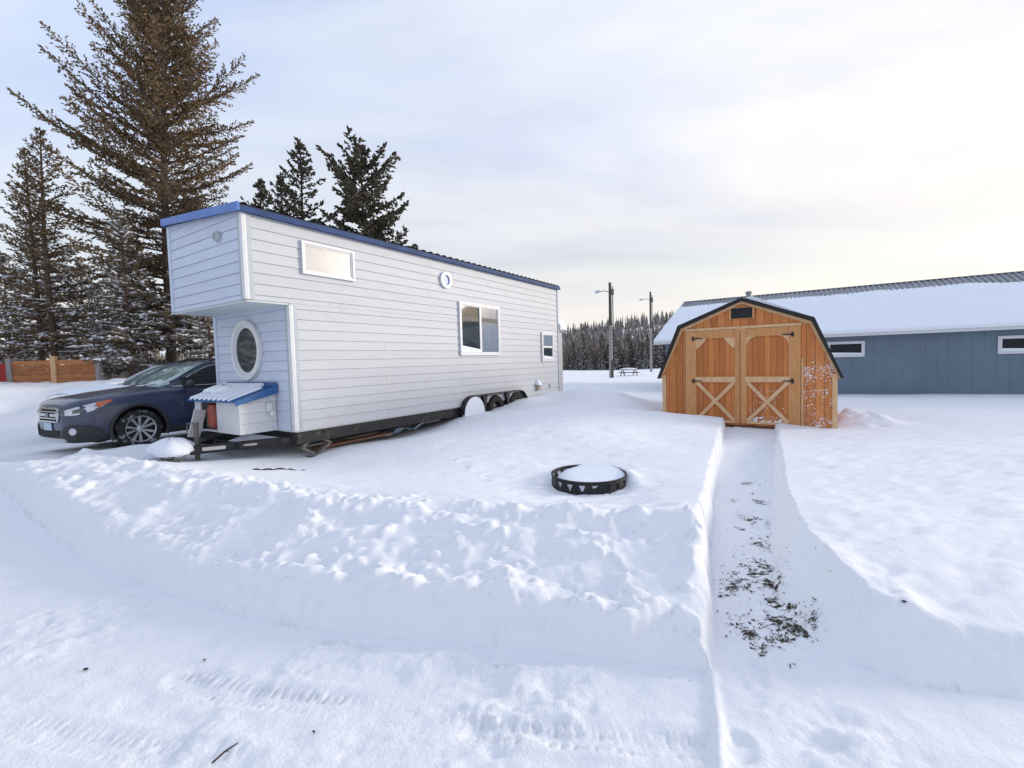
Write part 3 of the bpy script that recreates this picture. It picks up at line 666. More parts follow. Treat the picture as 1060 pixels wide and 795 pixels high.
# storage box on the drawbar
bx = MB(); BX0, BX1, BY0, BY1 = -2.02, -.50, .045, LO - .02; zf, zb_, zbot = 1.085, 1.265, .555
PB = lambda s, z, o: (BX1 + o - .02, s, z)
siding(bx, PB, BY0 + .02, BY1, zbot, zf, zb_, exp=.165, start=zbot)
bx.box(BX1 - .06, BX1 - .021, BY0 + .002, BY1, zbot, zf - .01)
bx.box(-1.235, BX1, BY0, BY0 + .02, zbot - .0, zf); bx.box(BX0, -1.80, BY0, BY0 + .02, zbot, zf); bx.box(-1.80, -1.235, BY0, BY0 + .02, zf - .03, zf)
bx.box(BX0, BX1 - .03, BY0 + .021, BY1, zbot, zbot + .02); bx.box(BX0, BX0 + .02, BY0 + .021, BY1, zbot + .021, zf)
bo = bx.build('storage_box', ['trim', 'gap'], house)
tk = MB(); tk.lathe([(.001, 0), (.10, .01), (.125, .06), (.13, .10), (.13, .34), (.11, .40), (.05, .43), (.04, .47), (.001, .47)], 20, 0, Matrix.Translation((-1.60, .20, .60))); tk.build('gas_tank', 'copper', bo, smooth=.7)
tk = MB(); tk.box(-1.92, -1.74, .12, .34, .59, .84, ch=.02); tk.build('regulator_box', 'steel', bo)
ld = MB(); o_ = .07
pl = lambda x: None
sl = (zb_ - zf) / (BY1 - BY0); lz = lambda y: zf + (y - BY0) * sl
y0, y1 = BY0 - .09, LO - .032
ld.prism([(y0, lz(y0) + .012), (y1, lz(y1) + .012), (y1, lz(y1) + .032), (y0, lz(y0) + .032)], lambda a, b, d: (BX0 - o_ + d, a, b), BX1 - BX0 + 2 * o_)
ld.prism([(y0, lz(y0) - .035), (y1, lz(y1) - .085), (y1, lz(y1) + .04), (y0, lz(y0) + .034)], lambda a, b, d: (BX1 + o_ + d, a, b), .012)
ld.prism([(y1 - .02, lz(y1) - .02), (y1 - .001, lz(y1) - .02), (y1 - .001, lz(y1) + .10), (y1 - .02, lz(y1) + .10)], lambda a, b, d: (BX0 - o_ + d, a, b), BX1 - BX0 + 2 * o_)
xs = np.arange(BX0 - o_ + .02, BX1 + o_, .165)
for x in xs: ld.prism([(y0, lz(y0) + .0325), (y1 - .03, lz(y1 - .03) + .0325), (y1 - .03, lz(y1 - .03) + .055), (y0, lz(y0) + .050)], lambda a, b, d, x=x: (x + d, a, b), .018)
lo_ = ld.build('lid', 'lidblue', bo)
sn = MB()
for i, x in enumerate(xs[:-1]):                 # snow lying in the pans between the ribs, heaped at the far end
    L = .97 if i < 8 else .80; ya = y0 + .02; yb = y0 + (y1 - y0) * max(.55, L)
    a_, b_ = x + .020, x + .163
    tz = .034 if i > 7 else .06
    sn.add([(a_, ya, lz(ya) + .033), (b_, ya, lz(ya) + .033), (b_, yb, lz(yb) + .033), (a_, yb, lz(yb) + .033),
            (a_ + .01, ya + .02, lz(ya) + .033 + tz * .7), (b_ - .01, ya + .02, lz(ya) + .033 + tz * .7), (b_ - .01, yb - .03, lz(yb) + .033 + tz), (a_ + .01, yb - .03, lz(yb) + .033 + tz)],
           [(0, 3, 2, 1), (4, 5, 6, 7), (0, 1, 5, 4), (1, 2, 6, 5), (2, 3, 7, 6), (3, 0, 4, 7)])
sn.build('snow', 'snowcap', lo_)
lump('snow', (-1.72, .40, 1.21), (.34, .26, .12), lo_, 8)
hd = MB()
hd.beam((-1.70, -.13, .47), (-1.66, -.02, .93), .19, .022, up=(1, .15, 0)); hd.build('hatch_door', 'trim', bo)
pi_ = MB(); pi_.box(BX1 - .002, BX1 + .045, .47, .56, .88, 1.03, ch=.012); pi_.box(BX1 + .0455, BX1 + .09, .50, .58, .81, .895, ch=.015); pi_.build('power_inlet', 'trim', bo)
# wheels under one long fender
fd = MB(); pr = []
yA, yB, r = 5.215, 7.28, .43
for i in range(13): t = pi - pi / 2 * i / 12; pr.append((yA + r * cos(t), .36 + r * sin(t)))
for i in range(13): t = pi / 2 - pi / 2 * i / 12; pr.append((yB + r * cos(t), .36 + r * sin(t)))
inner = [(yA + (a - yA) * .955 if a < yA else (yB + (a - yB) * .955 if a > yB else a), .36 + (b - .36) * .955) for a, b in pr]
nq = len(pr)
for off0, off1 in ((-.16, .16),):
    v = [(o, a, b) for o in (off0, off1) for pl_ in (pr, inner) for a, b in pl_]
    f = []
    for i in range(nq - 1): f += [(i, i + 1, nq + i + 1, nq + i), (2 * nq + i, 3 * nq + i, 3 * nq + i + 1, 2 * nq + i + 1), (i, 2 * nq + i, 2 * nq + i + 1, i + 1), (nq + i, nq + i + 1, 3 * nq + i + 1, 3 * nq + i)]
    fd.add(v, f)
fd.box(-.20, -.15, yA + .02, yB, .36, .775)
for yv in (5.72, 6.76): fd.prism([(yv - .10, .775), (yv + .10, .775), (yv + .04, .50), (yv + .03, .36), (yv - .03, .36), (yv - .04, .50)], lambda a, b, d: (.0 + d, a, b), .10)
fd.build('fender', 'black', house)
for i, y in enumerate((5.215, 6.25, 7.26)):
    Mw = Matrix.Translation((-.14, y, .36)) @ Matrix.Rotation(pi / 2, 4, 'Y')
    t = MB(); t.lathe([(.20, .0), (.23, .0), (.33, .01), (.36, .03), (.365, .06), (.365, .16), (.36, .19), (.33, .215), (.23, .22), (.20, .215)], 32, 0, Mw); wh = t.build('wheel', 'rubber2', house, smooth=.6)
    t = MB(); t.lathe([(.001, .17), (.05, .17), (.06, .15), (.15, .13), (.20, .12), (.205, .21)], 24, 0, Mw); t.build('rim', 'alloydark', wh, smooth=.6)
    if i == 0:
        sn = MB(); prof = [(yA + .40 * cos(pi - pi * k / 20), .36 + .405 * sin(pi - pi * k / 20)) for k in range(21)]; prof = [(yA - .40, .1)] + prof + [(yA + .40, .1)]
        sn.prism(prof, lambda a, b, d: (.085 + d, a, b), .06); so_ = sn.build('snow', 'snowcap', wh)

# ------------------------------------------------------------------ little grey shed standing behind the house
sh = thing('storage_shed', lot(HO, -1.27, 9.99), -YAW, 'narrow pale grey shed with rounded snow cap behind the far end of the tiny house', 'shed')
t = MB(); t.box(-1.2, 1.22, 0, .34, 0, 2.60); t.build('wall', 'greywhite', sh)
t = MB(); pf = [(-1.27, 2.54), (1.29, 2.54), (1.29, 2.66), (1.1, 2.78), (.6, 2.98), (-.6, 2.98), (-1.1, 2.78), (-1.27, 2.66)]; t.prism(pf, lambda a, b, d: (a, .0 + d, b), .40); ro = t.build('roof', 'roofgrey', sh)
pf = [(-1.29, 2.67), (-1.1, 2.785), (-.6, 2.985), (.6, 2.985), (1.1, 2.785), (1.33, 2.60), (1.36, 2.72), (1.2, 2.98), (.9, 3.12), (.5, 3.20), (-.5, 3.20), (-1.1, 3.0), (-1.32, 2.8)]
t = MB(); t.prism(pf, lambda a, b, d: (a, -.005 + d, b), .44); t.build('snow', 'snowcap', ro, smooth=.9)

# ------------------------------------------------------------------ timber and a tarp pushed under the trailer
def slab(name, o, p, q, w, h, m, label, cat, z=None):
    b = MB(); P0, P1 = Vector((0, 0, 0)), Vector(lot((0, 0), *q)) - Vector(lot((0, 0), *p)); b.beam(P0, P1, w, h, ch=.004)
    return tag(b.build(name, m, None, loc=lot(o, *p)), label, cat)
slab('wooden_board', HO, (-.30, 1.15, .17), (-.10, 2.75, .22), .14, .04, 'board', 'red brown board lying under the trailer beside the scissor jack', 'board')
slab('wooden_board', HO, (-.55, 2.0, .20), (-.25, 4.3, .30), .18, .035, 'board2', 'pale weathered board lying under the trailer below the long wall', 'board')
slab('wooden_board', HO, (-.20, 3.5, .33), (-.14, 4.75, .37), .10, .03, 'board', 'short dark red board lying by the snow in front of the wheels', 'board')
tp = MB(); n = 14
for i in range(n):
    for j in range(6):
        def tpz(i, j): return (-.65 + .62 * j / 6 + .03 * sin(i * 1.3), 2.55 + 1.25 * i / n, .20 + .07 * i / n + .05 * sin(i * .9 + j * 1.7) + .04 * cos(j * 2.2))
        tp.quad(tpz(i, j), tpz(i + 1, j), tpz(i + 1, j + 1), tpz(i, j + 1))
tag(tp.build('tarp', 'tarp', None, smooth=True, weld=.001, loc=(*HO, 0), rot=(0, 0, -YAW)), 'crumpled pale blue tarp half buried in snow under the trailer', 'tarp')
# ------------------------------------------------------------------ gambrel garden shed
barn = thing('garden_shed', (*SO, 0), -YAW, 'orange stained wooden barn shed with double doors and a black gambrel roof', 'shed')
SW, SB, SE, SKX, SK, SP, SD = 3.40, .055, 1.15, .44, 2.19, 2.70, 3.7
def barn_top(x):
    x = min(x, SW - x)
    return SE + (SK - SE) * x / SKX if x < SKX else SK + (SP - SK) * (x - SKX) / (SW / 2 - SKX)
b_ = MB(); bwid = .152; x = 0.
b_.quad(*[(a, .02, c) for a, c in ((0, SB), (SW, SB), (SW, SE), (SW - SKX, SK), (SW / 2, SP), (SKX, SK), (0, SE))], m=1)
while x < SW - .01:
    a, c = x + .004, min(x + bwid - .004, SW)
    xsx = [a] + [k for k in (SKX, SW / 2, SW - SKX) if a < k < c] + [c]
    poly = [(a, SB), (c, SB)] + [(k, barn_top(k)) for k in xsx[::-1]]
    b_.prism(poly, lambda p, q, d: (p, d, q), .018); x += bwid
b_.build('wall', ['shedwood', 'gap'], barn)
b_ = MB()
for X, s in ((0, -1), (SW, 1)):
    y = .03
    while y < SD:
        b_.box(X - .02 if s > 0 else X, X if s > 0 else X + .02, y + .004, min(y + .148, SD), SB, SE + .03); y += .152
b_.quad(*[(a, SD, c) for a, c in ((0, SB), (SW, SB), (SW, SE), (SW - SKX, SK), (SW / 2, SP), (SKX, SK), (0, SE))])
b_.build('wall', 'shedwood', barn)
t = MB()
t.box(-.012, .075, -.022, -.003, SB, SE + .02, ch=.003); t.build('corner_trim', 'palewood', barn); t = MB(); t.box(SW - .075, SW + .012, -.022, -.003, SB, SE + .02, ch=.003); t.build('corner_trim', 'palewood', barn)
# raked trim below the roof edge
outl = [(-.060, 1.09), (SKX - .015, SK + .055), (SW / 2, SP + .065), (SW - SKX + .015, SK + .055), (SW + .060, 1.09)]
def shift(pl, d):   # inset copy of the roof outline
    return [(p + (d * .55 if p < SW / 2 - .1 else (-d * .55 if p > SW / 2 + .1 else 0)), q - d * (.95 if .3 < p < SW - .3 else .15)) for p, q in pl]
lowt = shift(outl, .062); t = MB(); n5 = len(outl)
for i in range(4):
    t.prism([lowt[i], lowt[i + 1], (outl[i + 1][0], outl[i + 1][1] - .004), (outl[i][0], outl[i][1] - .004)], lambda p, q, d: (p, -.026 + d, q), .022)
t.build('rake_trim', 'palewood', barn)
up_ = [(p + (-.050 if p < SW / 2 - .1 else (.050 if p > SW / 2 + .1 else 0)), q + (.068 if .3 < p < SW - .3 else .0)) for p, q in outl]
t = MB()
for i in range(4): t.prism([outl[i], outl[i + 1], up_[i + 1], up_[i]], lambda p, q, d: (p, -.115 + d, q), SD + .2)
rf_ = t.build('roof', 'shedroof', barn)
sn = MB(); A, B = up_[2], up_[3]
sn.prism([(A[0] + .05, A[1] + .002), (B[0] - .03, B[1] + .006), (B[0] - .07, B[1] + .03), (A[0] + .2, A[1] + .025)], lambda p, q, d: (p, .02 + d, q), SD - .2); sn.build('snow', 'snowcap', rf_)
A, B = up_[1], up_[2]
sn = MB(); sn.prism([(A[0] + .05, A[1] + .014), (B[0] - .05, B[1] + .0), (B[0] - .2, B[1] + .004), (A[0] + .1, A[1] + .05)], lambda p, q, d: (p, .3 + d, q), SD - .6); sn.build('snow', 'snowcap', rf_)
# gable vent, louvred
v_ = MB(); vx0, vx1, vz0, vz1 = 1.49, 1.91, 2.39, 2.62
v_.ring(rect(vx0 - .035, vx1 + .035, vz0 - .012, vz1 + .012), rect(vx0, vx1, vz0, vz1), lambda a, b, d: (a, -.024 + d, b), .021); vo = v_.build('vent', 'framewood', barn)
lv = MB(); lv.box(vx0, vx1, -.010, -.004, vz0, vz1)
for i in range(7):
    z = vz0 + (vz1 - vz0) * (i + .2) / 7; lv.add([(vx0, -.022, z), (vx1, -.022, z), (vx1, -.011, z + .026), (vx0, -.011, z + .026)], [(0, 1, 2, 3)])
lv.build('louvre', 'black', vo)
# lintel board and drip rail across the doors
t = MB(); t.box(.53, 2.80, -.034, -.003, 2.165, 2.225, ch=.004); t.box(1.66 - .06, 1.66 + .12, -.040, -.0345, 2.11, 2.222); t.build('door_head', 'palewood', barn)
t = MB(); t.box(2.803, 2.835, -.030, -.003, SB + .03, 1.50); t.build('door_casing', 'palewood', barn); t = MB(); t.box(.535, .562, -.024, -.003, SB + .03, 2.160); t.build('door_casing', 'palewood', barn)
def leaf(x0, x1, hinge_left, arch):
    fn = lambda a, b, d: (a, -.024 + d, b)
    z0, z1 = .10, 2.160; sw = .155 if hinge_left else .135
    st0 = .20 if hinge_left else .125; st1 = .105 if hinge_left else .215
    m = MB(); x = x0
    while x < x1 - .02:
        a, c = x + .003, min(x + .112, x1); m.box(a, c, -.022, -.003, z0, z1); x += .115
    dr = m.build('door', 'doorwood', barn)
    fr = MB(); Y0, Y1 = -.052, -.0225
    fr.box(x0, x0 + st0, Y0, Y1, z0, z1, ch=.004); fr.box(x1 - st1, x1, Y0, Y1, z0, z1, ch=.004)
    fr.box(x0 + st0 + .001, x1 - st1 - .001, Y0 + .002, Y1, 1.985, z1, ch=.004)
    fr.build('door_frame', 'framewood', dr)
    fr = MB(); a, c = x0 + st0, x1 - st1
    rl = MB(); rl.box(a - .02, c + .02, Y0 - .006, Y0 - .0005, 1.005, 1.125); rl.box(a + .001, c - .001, Y0, Y1, 1.007, 1.122); rl.build('door_rail', 'palewood', dr); rl = MB(); rl.box(a + .001, c - .001, Y0 + .003, Y1, z0 + .0, z0 + .05); rl.build('door_rail', 'palewood', dr)
    # corner braces of the upper light
    for s, xc in ((1, a), (-1, c)):
        if arch: poly = [(xc, 1.985), (xc, 1.985 - .20)] + [(xc + s * (.20 - .20 * cos(k * pi / 12)), 1.985 - .20 + .20 * sin(k * pi / 12) ) for k in range(1, 6)] + [(xc + s * .20, 1.985)]
        else: poly = [(xc, 1.985), (xc, 1.985 - .22), (xc + s * .04, 1.985 - .22), (xc + s * .20, 1.985 - .04), (xc + s * .20, 1.985)]
        cb_ = MB(); cb_.prism(poly, lambda p, q, d: (p, Y0 + .004 + d, q), .024); cb_.build('corner_brace', 'palewood', dr)
    for q, (xa, xc) in enumerate(((a + .01, c - .01), (c - .01, a + .01))):
        xb = MB(); xb.beam((xa, -.039 - .004 * q, 1.0), (xc, -.039 - .004 * q, z0 + .06), .075, .022, up=(0, 1, 0)); xb.build('brace', 'palewood', dr)
    for z in (1.995, 1.03):
        h = MB(); hx = (x0 + .17 if hinge_left else x1 - .10); s = -1 if not hinge_left else 1
        hx0 = x0 + .125 if hinge_left else x1 - .13
        h.prism([(hx0, z - .045), (hx0 + s * .03, z - .05), (hx0 + s * .045, z - .015), (hx0 + s * .20, z - .012), (hx0 + s * .20, z + .012), (hx0 + s * .045, z + .015), (hx0 + s * .03, z + .05), (hx0, z + .045)], lambda p, q, d: (p, -.062 + d, q), .006)
        h.tube([(hx0, -.062, z - .05), (hx0, -.062, z + .05)], .010, 8); h.build('hinge', 'black', dr)
    return dr
leaf(.565, 1.664, True, False); leaf(1.676, 2.790, False, True)
sl_ = MB(); sl_.box(.0, SW, .05, SD, 0 - .1, SB + .02); sl_.build('skid', 'board', barn)
# snow blown on to the boards
sp = MB(); rg = np.random.default_rng(12)
def fleck(x, y, z, r):
    k = rg.uniform(.5, 1.6); n = 6; a0 = rg.uniform(0, 6)
    vv = [(x, y - r * .5, z)] + [(x + r * k * cos(a0 + 2 * pi * i / n) * rg.uniform(.6, 1.2), y, z + r / k ** .5 * sin(a0 + 2 * pi * i / n) * rg.uniform(.6, 1.2)) for i in range(n)]
    sp.add(vv, [(0, 1 + i, 1 + (i + 1) % n) for i in range(n)])
for i in range(2600):
    x = rg.uniform(2.84, 3.37); z = SB + rg.random() ** 1.0 * 1.45
    dens = .25 + .75 * (fbm(np.array([x / .16]), np.array([z / .16]), 5, 3)[0] > .05)
    dens *= max(.55 if z < .45 else 0, .9 if .95 < z < 1.4 else .35)
    if rg.random() > dens * .75: continue
    fleck(x, -.001, z, rg.uniform(.004, .011) * (2.0 if rg.random() < .05 else 1))
for i in range(170):
    x = rg.uniform(1.85, 2.6); z = .12 + rg.random() ** 2 * .75; fleck(x, -.0225, z, rg.uniform(.004, .012))
for i in range(40): fleck(rg.uniform(1.85, 2.6), -.024, .12 + rg.random() ** 2 * .12, rg.uniform(.012, .035))
sp.build('snow', 'snowcap', barn)

# ------------------------------------------------------------------ long blue building
bl = thing('long_building', (*BO, 0), -YAW, 'long low slate blue metal building with a snow covered ribbed roof', 'building')
BL, BH, BE, BR, BW = 24., 6.0, 2.31, 4.67, 12.0
w_ = MB(); WY = .45
x = .35
w_.quad((.35, WY + .02, -.5), (BL, WY + .02, -.5), (BL, WY + .02, BE), (.35, WY + .02, BE))
while x < BL:                                     # ribbed sheets
    w_.box(x, x + .898, WY + .006, WY + .0195, -.5, BE - .02); [w_.box(x + k, x + k + .03, WY - .0, WY + .0055, -.5, BE - .02) for k in (.13, .43, .73)]; x += .90
w_.build('wall', 'metalblue', bl)
w_ = MB(); w_.prism([(WY + .02, -.5), (BW - WY, -.5), (BW - WY, BE + .1), (BH, BR - .12), (WY + .02, BE + .1)], lambda a, b, d: (.35 + d, a, b), .05)
w_.quad((.4, BW - WY, -.5), (BL, BW - WY, -.5), (BL, BW - WY, BE), (.4, BW - WY, BE)); w_.quad((BL, WY, -.5), (BL, BW - WY, -.5), (BL, BH, BR - .1), (BL, WY, BE))
w_.build('wall', 'metalblue', bl)
t = MB(); t.box(.30, .3485, .95, 1.75, -.3, 1.75); dw = t.build('door', 'trim', bl)
def roofpt(x, s, up): return (x, s * BH, BE + s * (BR - BE) + up)
r_ = MB()
r_.prism([(-.0, BE - .0), (BH, BR), (BW, BE), (BW, BE - .06), (BH, BR - .09), (-.0, BE - .06)], lambda a, b, d: (-.05 + d, a, b), BL + .3)
x = 0.
while x < BL: r_.prism([(.02, BE + .002), (BH - .05, BR - .012), (BH - .05, BR + .028), (.02, BE + .036)], lambda a, b, d, x=x: (x + d, a, b), .06); x += .20
r_.box(-.06, BL + .26, BH - .10, BH + .10, BR + .004, BR + .034)
ro = r_.build('roof', 'roofgrey', bl)
# the snow on it, its upper edge ragged
nx2, ns2 = 260, 40; vs, fs = [], []
for i in range(nx2 + 1):
    x = -.04 + (BL + .2) * i / nx2
    edge = .865 - .10 * x / BL + .035 * fbm(np.array([x / 1.6]), np.array([.3]), 7, 3)[0] + .025 * math.sin(x / .20 * 2 * pi)
    pass
    for j in range(ns2 + 1):
        s = -.012 + (edge + .012) * j / ns2
        th = .10 * (1 - max(0, (s - edge + .22) / .22) ** 2) + .012 * fbm(np.array([x / .5]), np.array([s * 9]), 8, 2)[0]
        if j == 0: th *= .35
        vs.append(roofpt(x, s, max(th, .0) + .012))
    for j in (0, ns2): pass
for i in range(nx2):
    for j in range(ns2):
        a = i * (ns2 + 1) + j; fs.append((a, a + ns2 + 1, a + ns2 + 2, a + 1))
so_ = npmesh('snow_cover', vs, fs, 'snowcap', ro, smooth=True)
e_ = MB(); e_.prism([(-.012 * BH, BE - .02), (-.012 * BH, BE + .09), (.1, BE + .13), (.1, BE + .02)], lambda a, b, d: (-.03 + d, a, b), BL); e_.build('snow_cover', 'snowcap', ro)
e_ = MB(); e_.prism([(-.02, BE - .13), (.012, BE - .13), (.012, BE - .065), (-.02, BE - .008)], lambda a, b, d: (-.06 + d, a, b), BL + .3); e_.box(0, BL, .013, WY, BE - .125, BE - .085); e_.build('fascia', 'trim', bl)
e_ = MB(); e_.prism([(-.02, BE - .15), (BH, BR - .17), (BH, BR - .02), (-.02, BE + .0)], lambda a, b, d: (-.085 + d, a, b), .03); e_.build('fascia', 'roofgrey', bl)
for (x0, x1, z0, z1) in ((6.57, 7.75, 1.40, 2.00), (11.30, 12.60, 1.385, 1.985), (15.9, 17.2, 1.385, 1.985)):
    fw = .10; t = MB(); t.ring(rect(x0, x1, z0, z1), rect(x0 + fw, x1 - fw, z0 + fw, z1 - fw), lambda a, b, d: (a, WY - .05 + d, b), .05); o = t.build('window', 'trim', bl)
    t = MB(); t.box(x0 + fw - .01, x1 - fw + .01, WY - .016, WY - .010, z0 + fw - .01, z1 - fw + .01); t.build('pane', 'darkpane', o)
    t = MB(); t.prism([(x0 + fw, z0 + fw), (x1 - fw, z0 + fw), (x1 - fw, z0 + fw + .05), (x0 + fw, z0 + fw + .09)], lambda a, b, d: (a, WY - .04 + d, b), .02); t.build('snow', 'snowcap', o)
t = MB(); t.tube([(3.28, BH - .35, BR - .1), (3.28, BH - .35, BR + .12)], .12, 14); t.tube([(3.28, BH - .35, BR + .12), (3.28, BH - .35, BR + .18), (3.28, BH - .35, BR + .24)], [.17, .17, .10], 14); t.build('roof_vent', 'roofgrey', ro)

# ------------------------------------------------------------------ fire ring
fz = .360; fc = (.752, 4.62)
def fire_ring():
    root = thing('fire_ring', (*fc, fz - .175), 0, 'black steel fire ring with cut out triangles, sunk in the snow and filled with it', 'fire ring')
    R, t = .375, .006; mb = MB(); n = 38; z0, z1 = 0., .250
    def P(th, z, r): return (r * cos(th), r * sin(th), z)
    for rr, flip in ((R, 0), (R - t, 1)):
        for i in range(n):
            a, b = 2 * pi * i / n, 2 * pi * (i + 1) / n; m_ = (a + b) / 2
            if i % 2 == 0:
                up = (i // 2) % 9 != 7
                zt, zb = .226, .150
                ta, tb, tm = a + (b - a) * .02, b - (b - a) * .02, m_
                if not up: zb = .02
                TL, TR, BR_, BL_ = P(a, z1, rr), P(b, z1, rr), P(b, z0, rr), P(a, z0, rr); tl, tr, bb = P(ta, zt, rr), P(tb, zt, rr), P(tm, zb, rr)
                mb.quad(TL, TR, tr, tl); mb.quad(TR, BR_, bb, tr); mb.quad(TL, tl, bb, BL_); mb.quad(BL_, bb, BR_)
                if rr == R:
                    il = [P(ta, zt, R - t), P(tb, zt, R - t), P(tm, zb, R - t)]; ol = [tl, tr, bb]
                    for k in range(3): mb.quad(ol[k], ol[(k + 1) % 3], il[(k + 1) % 3], il[k])
            else: mb.quad(P(a, z1, rr), P(b, z1, rr), P(b, z0, rr), P(a, z0, rr))
    mb.lathe([(R + .006, z1), (R + .006, z1 + .012), (R - .012, z1 + .012), (R - .012, z1)], n, 0, closed=True)
    mb.build('ring', 'ringblack', root)
    # the snow inside
    v, f = [], []; k = 40
    rr_ = [.005, .08, .16, .24, .31, .345, .362]
    for ri, r in enumerate(rr_):
        for j in range(k):
            th = 2 * pi * j / k; h = .238 + .005 * sin(16 * r + 2 * th) * r / .36 + .034 * max(-.3, sin(th + .35)) * (r / .36)
            if r > .30: h -= .11 * (r - .30) / .06 * max(0, cos(th - 3.25)) ** .7
            v.append((r * cos(th), r * sin(th), h))
    for i in range(len(rr_) - 1):
        for j in range(k): f.append((i * k + j, i * k + (j + 1) % k, (i + 1) * k + (j + 1) % k, (i + 1) * k + j))
    f2 = MB(); f2.add(v, f); f2.quad(*[v[j] for j in range(k)]); f2.build('snow', 'snowcap', root, smooth=True, weld=.0005)
fire_ring()

# ------------------------------------------------------------------ poles, table, fence, litter
def lamp_pole(loc, h, r, armlen, label, tall_dark):
    o = thing('street_lamp_pole', loc, 0, label, 'lamp pole')
    t = MB(); t.tube([(0, 0, -.5), (.02, 0, h * .55)], [r, r * .85], 12); t.build('pole', 'pole', o)
    t = MB(); t.tube([(.02, 0, h * .55), (.03, 0, h)], [r * .86, r * .68], 12); t.tube([(r * 1.6, 0, h * .35), (r * 1.4, 0, h * .96)], r * .25, 8); t.build('pole_top', 'poledark', o)
    t = MB(); t.tube([(0, 0, h * .90), (-armlen * .5, 0, h * .915), (-armlen, 0, h * .905)], .035, 8); a = t.build('lamp_arm', 'steel', o)
    t = MB(); t.tube([(-armlen * .95, 0, h * .905), (-armlen * 1.05, 0, h * .912), (-armlen * 1.35, 0, h * .90), (-armlen * 1.42, 0, h * .895)], [.05, .12, .12, .04], 10); t.build('lamp_head', 'trim_grey', a, smooth=.8)
    t = MB(); t.box(r * .7, r * .7 + .26, -.12, .12, h * .87, h * .93, ch=.02); t.build('junction_box', 'steel', o)
    if tall_dark:
        t = MB(); t.tube([(0.1, -r, .0), (.08, -r * .9, 1.7)], r * .62, 10); t.build('post_sleeve', 'poledark', o)
    return o
lamp_pole((9.74, 45, -.28), 9.25, .19, 1.0, 'nearer and thicker wooden lamp pole standing in the open snow field', True)
lamp_pole((20.5, 67.5, -.55), 11.7, .19, 1.1, 'farther and thinner wooden lamp pole close beside the blue building roof', False)
pt = thing('picnic_table', (12.75, 50, -.40), .1, 'snow topped picnic table in the far snow field', 'picnic table')
t = MB(); t.box(-.95, .95, -.38, .38, .70, .75); t.build('tabletop', 'poledark', pt); lump('snow', (0, 0, .76), (.95, .38, .16), pt, 5)
for s in (-1, 1): t = MB(); t.box(-.95, .95, s * .72 - .13, s * .72 + .13, .42, .46); t.build('bench', 'poledark', pt)
for x in (-.7, .7): t = MB(); t.beam((x, -.7, 0), (x, -.2, .7), .06, .09); t.beam((x, .7, 0), (x, .2, .7), .06, .09); t.box(x - .03, x + .03, -.8, .8, .36, .42); t.build('leg', 'poledark', pt)

fn_ = thing('plank_fence', (-19.75, 18.3, 1.10), 0.03, 'low orange stained plank fence with grey posts under the spruces', 'fence')
px0 = -.2
for k in range(2):
    x0 = px0 + 1.72 * k; t = MB()
    for j in range(5): t.box(x0 + .10, x0 + 1.66, 0, .04, .12 + .19 * j, .12 + .19 * j + .175)
    t.build('panel', 'fencewood', fn_)
for k in range(3):
    t = MB(); t.box(px0 + 1.72 * k - .10, px0 + 1.72 * k + .09, -.06, .10, -.3, 1.16 + .06 * (k % 2), ch=.01); t.build('post', 'pole' if k != 1 else 'palewood', fn_)
rd = thing('red_fence', (-21.85, 18.4, 1.05), 0.02, 'red painted board fence at the left edge beside the orange plank fence', 'fence')
t = MB(); [t.box(-2.0 + .31 * k, -2.0 + .31 * k + .302, 0, .04, -.3, 1.0 + .012 * (k % 3)) for k in range(12)]; t.build('panel', 'red', rd); t = MB(); t.box(1.701, 1.80, -.03, .07, -.3, 1.22); t.build('post', 'palewood', rd)
t = MB(); t.box(-2.0, 1.72, .041, .09, .25, .35); t.box(-2.0, 1.72, .041, .09, .75, .85); t.build('rail', 'red', rd)

st = MB(); st.tube([(-1.262, 1.79, .012), (-1.235, 1.84, .020), (-1.212, 1.885, .014)], [.004, .0035, .002], 6); st.tube([(-1.238, 1.835, .018), (-1.222, 1.838, .02)], [.002, .001], 5); tag(st.build('twig', 'twig', None, loc=(0, 0, gheight(-1.237, 1.84) - .004)), 'thin dark twig lying on the packed snow at the bottom left', 'twig')
def fallen_leaf(px, py, r, label, seed):
    x, y, _ = at(px, py, .0); z = gheight(x, y); rg = np.random.default_rng(seed); n = 9; b = MB()
    v = [(r * rg.uniform(.6, 1.2) * cos(2 * pi * i / n), r * .7 * rg.uniform(.6, 1.2) * sin(2 * pi * i / n), .006 + rg.uniform(0, .008)) for i in range(n)]
    b.add(v + [(0, 0, .002)], [(i, (i + 1) % n, n) for i in range(n)]); return tag(b.build('dead_leaf', 'twig', None, loc=(x, y, z)), label, 'leaf')
fallen_leaf(88, 694, .017, 'curled dark leaf alone on the packed snow at the far left', 1)
fallen_leaf(212, 684, .012, 'tiny dark leaf on the packed snow just below the ploughed bank', 2)
fallen_leaf(935, 676, .014, 'small dark leaf on the shaded snow bank at the right', 3)
fallen_leaf(325, 761, .008, 'tiny dark speck of leaf near the tyre tracks', 4)
ho = MB(); pts = []
for i in range(15):
    t_ = i / 14; X, Y, _ = at(262 + 60 * t_, 488.5 - 6 * t_ + 1.5 * sin(9 * t_), .2); pts.append((X, Y, gheight(X, Y) + .012 + .01 * sin(5 * t_)))
ho.tube([(a, b, c - .012 + .010 * sin(2.2 * k)) for k, (a, b, c) in enumerate(pts)], .012, 7); tag(ho.build('hose', 'black', None, smooth=True), 'black hose partly buried in the snow in front of the scissor jack', 'hose')
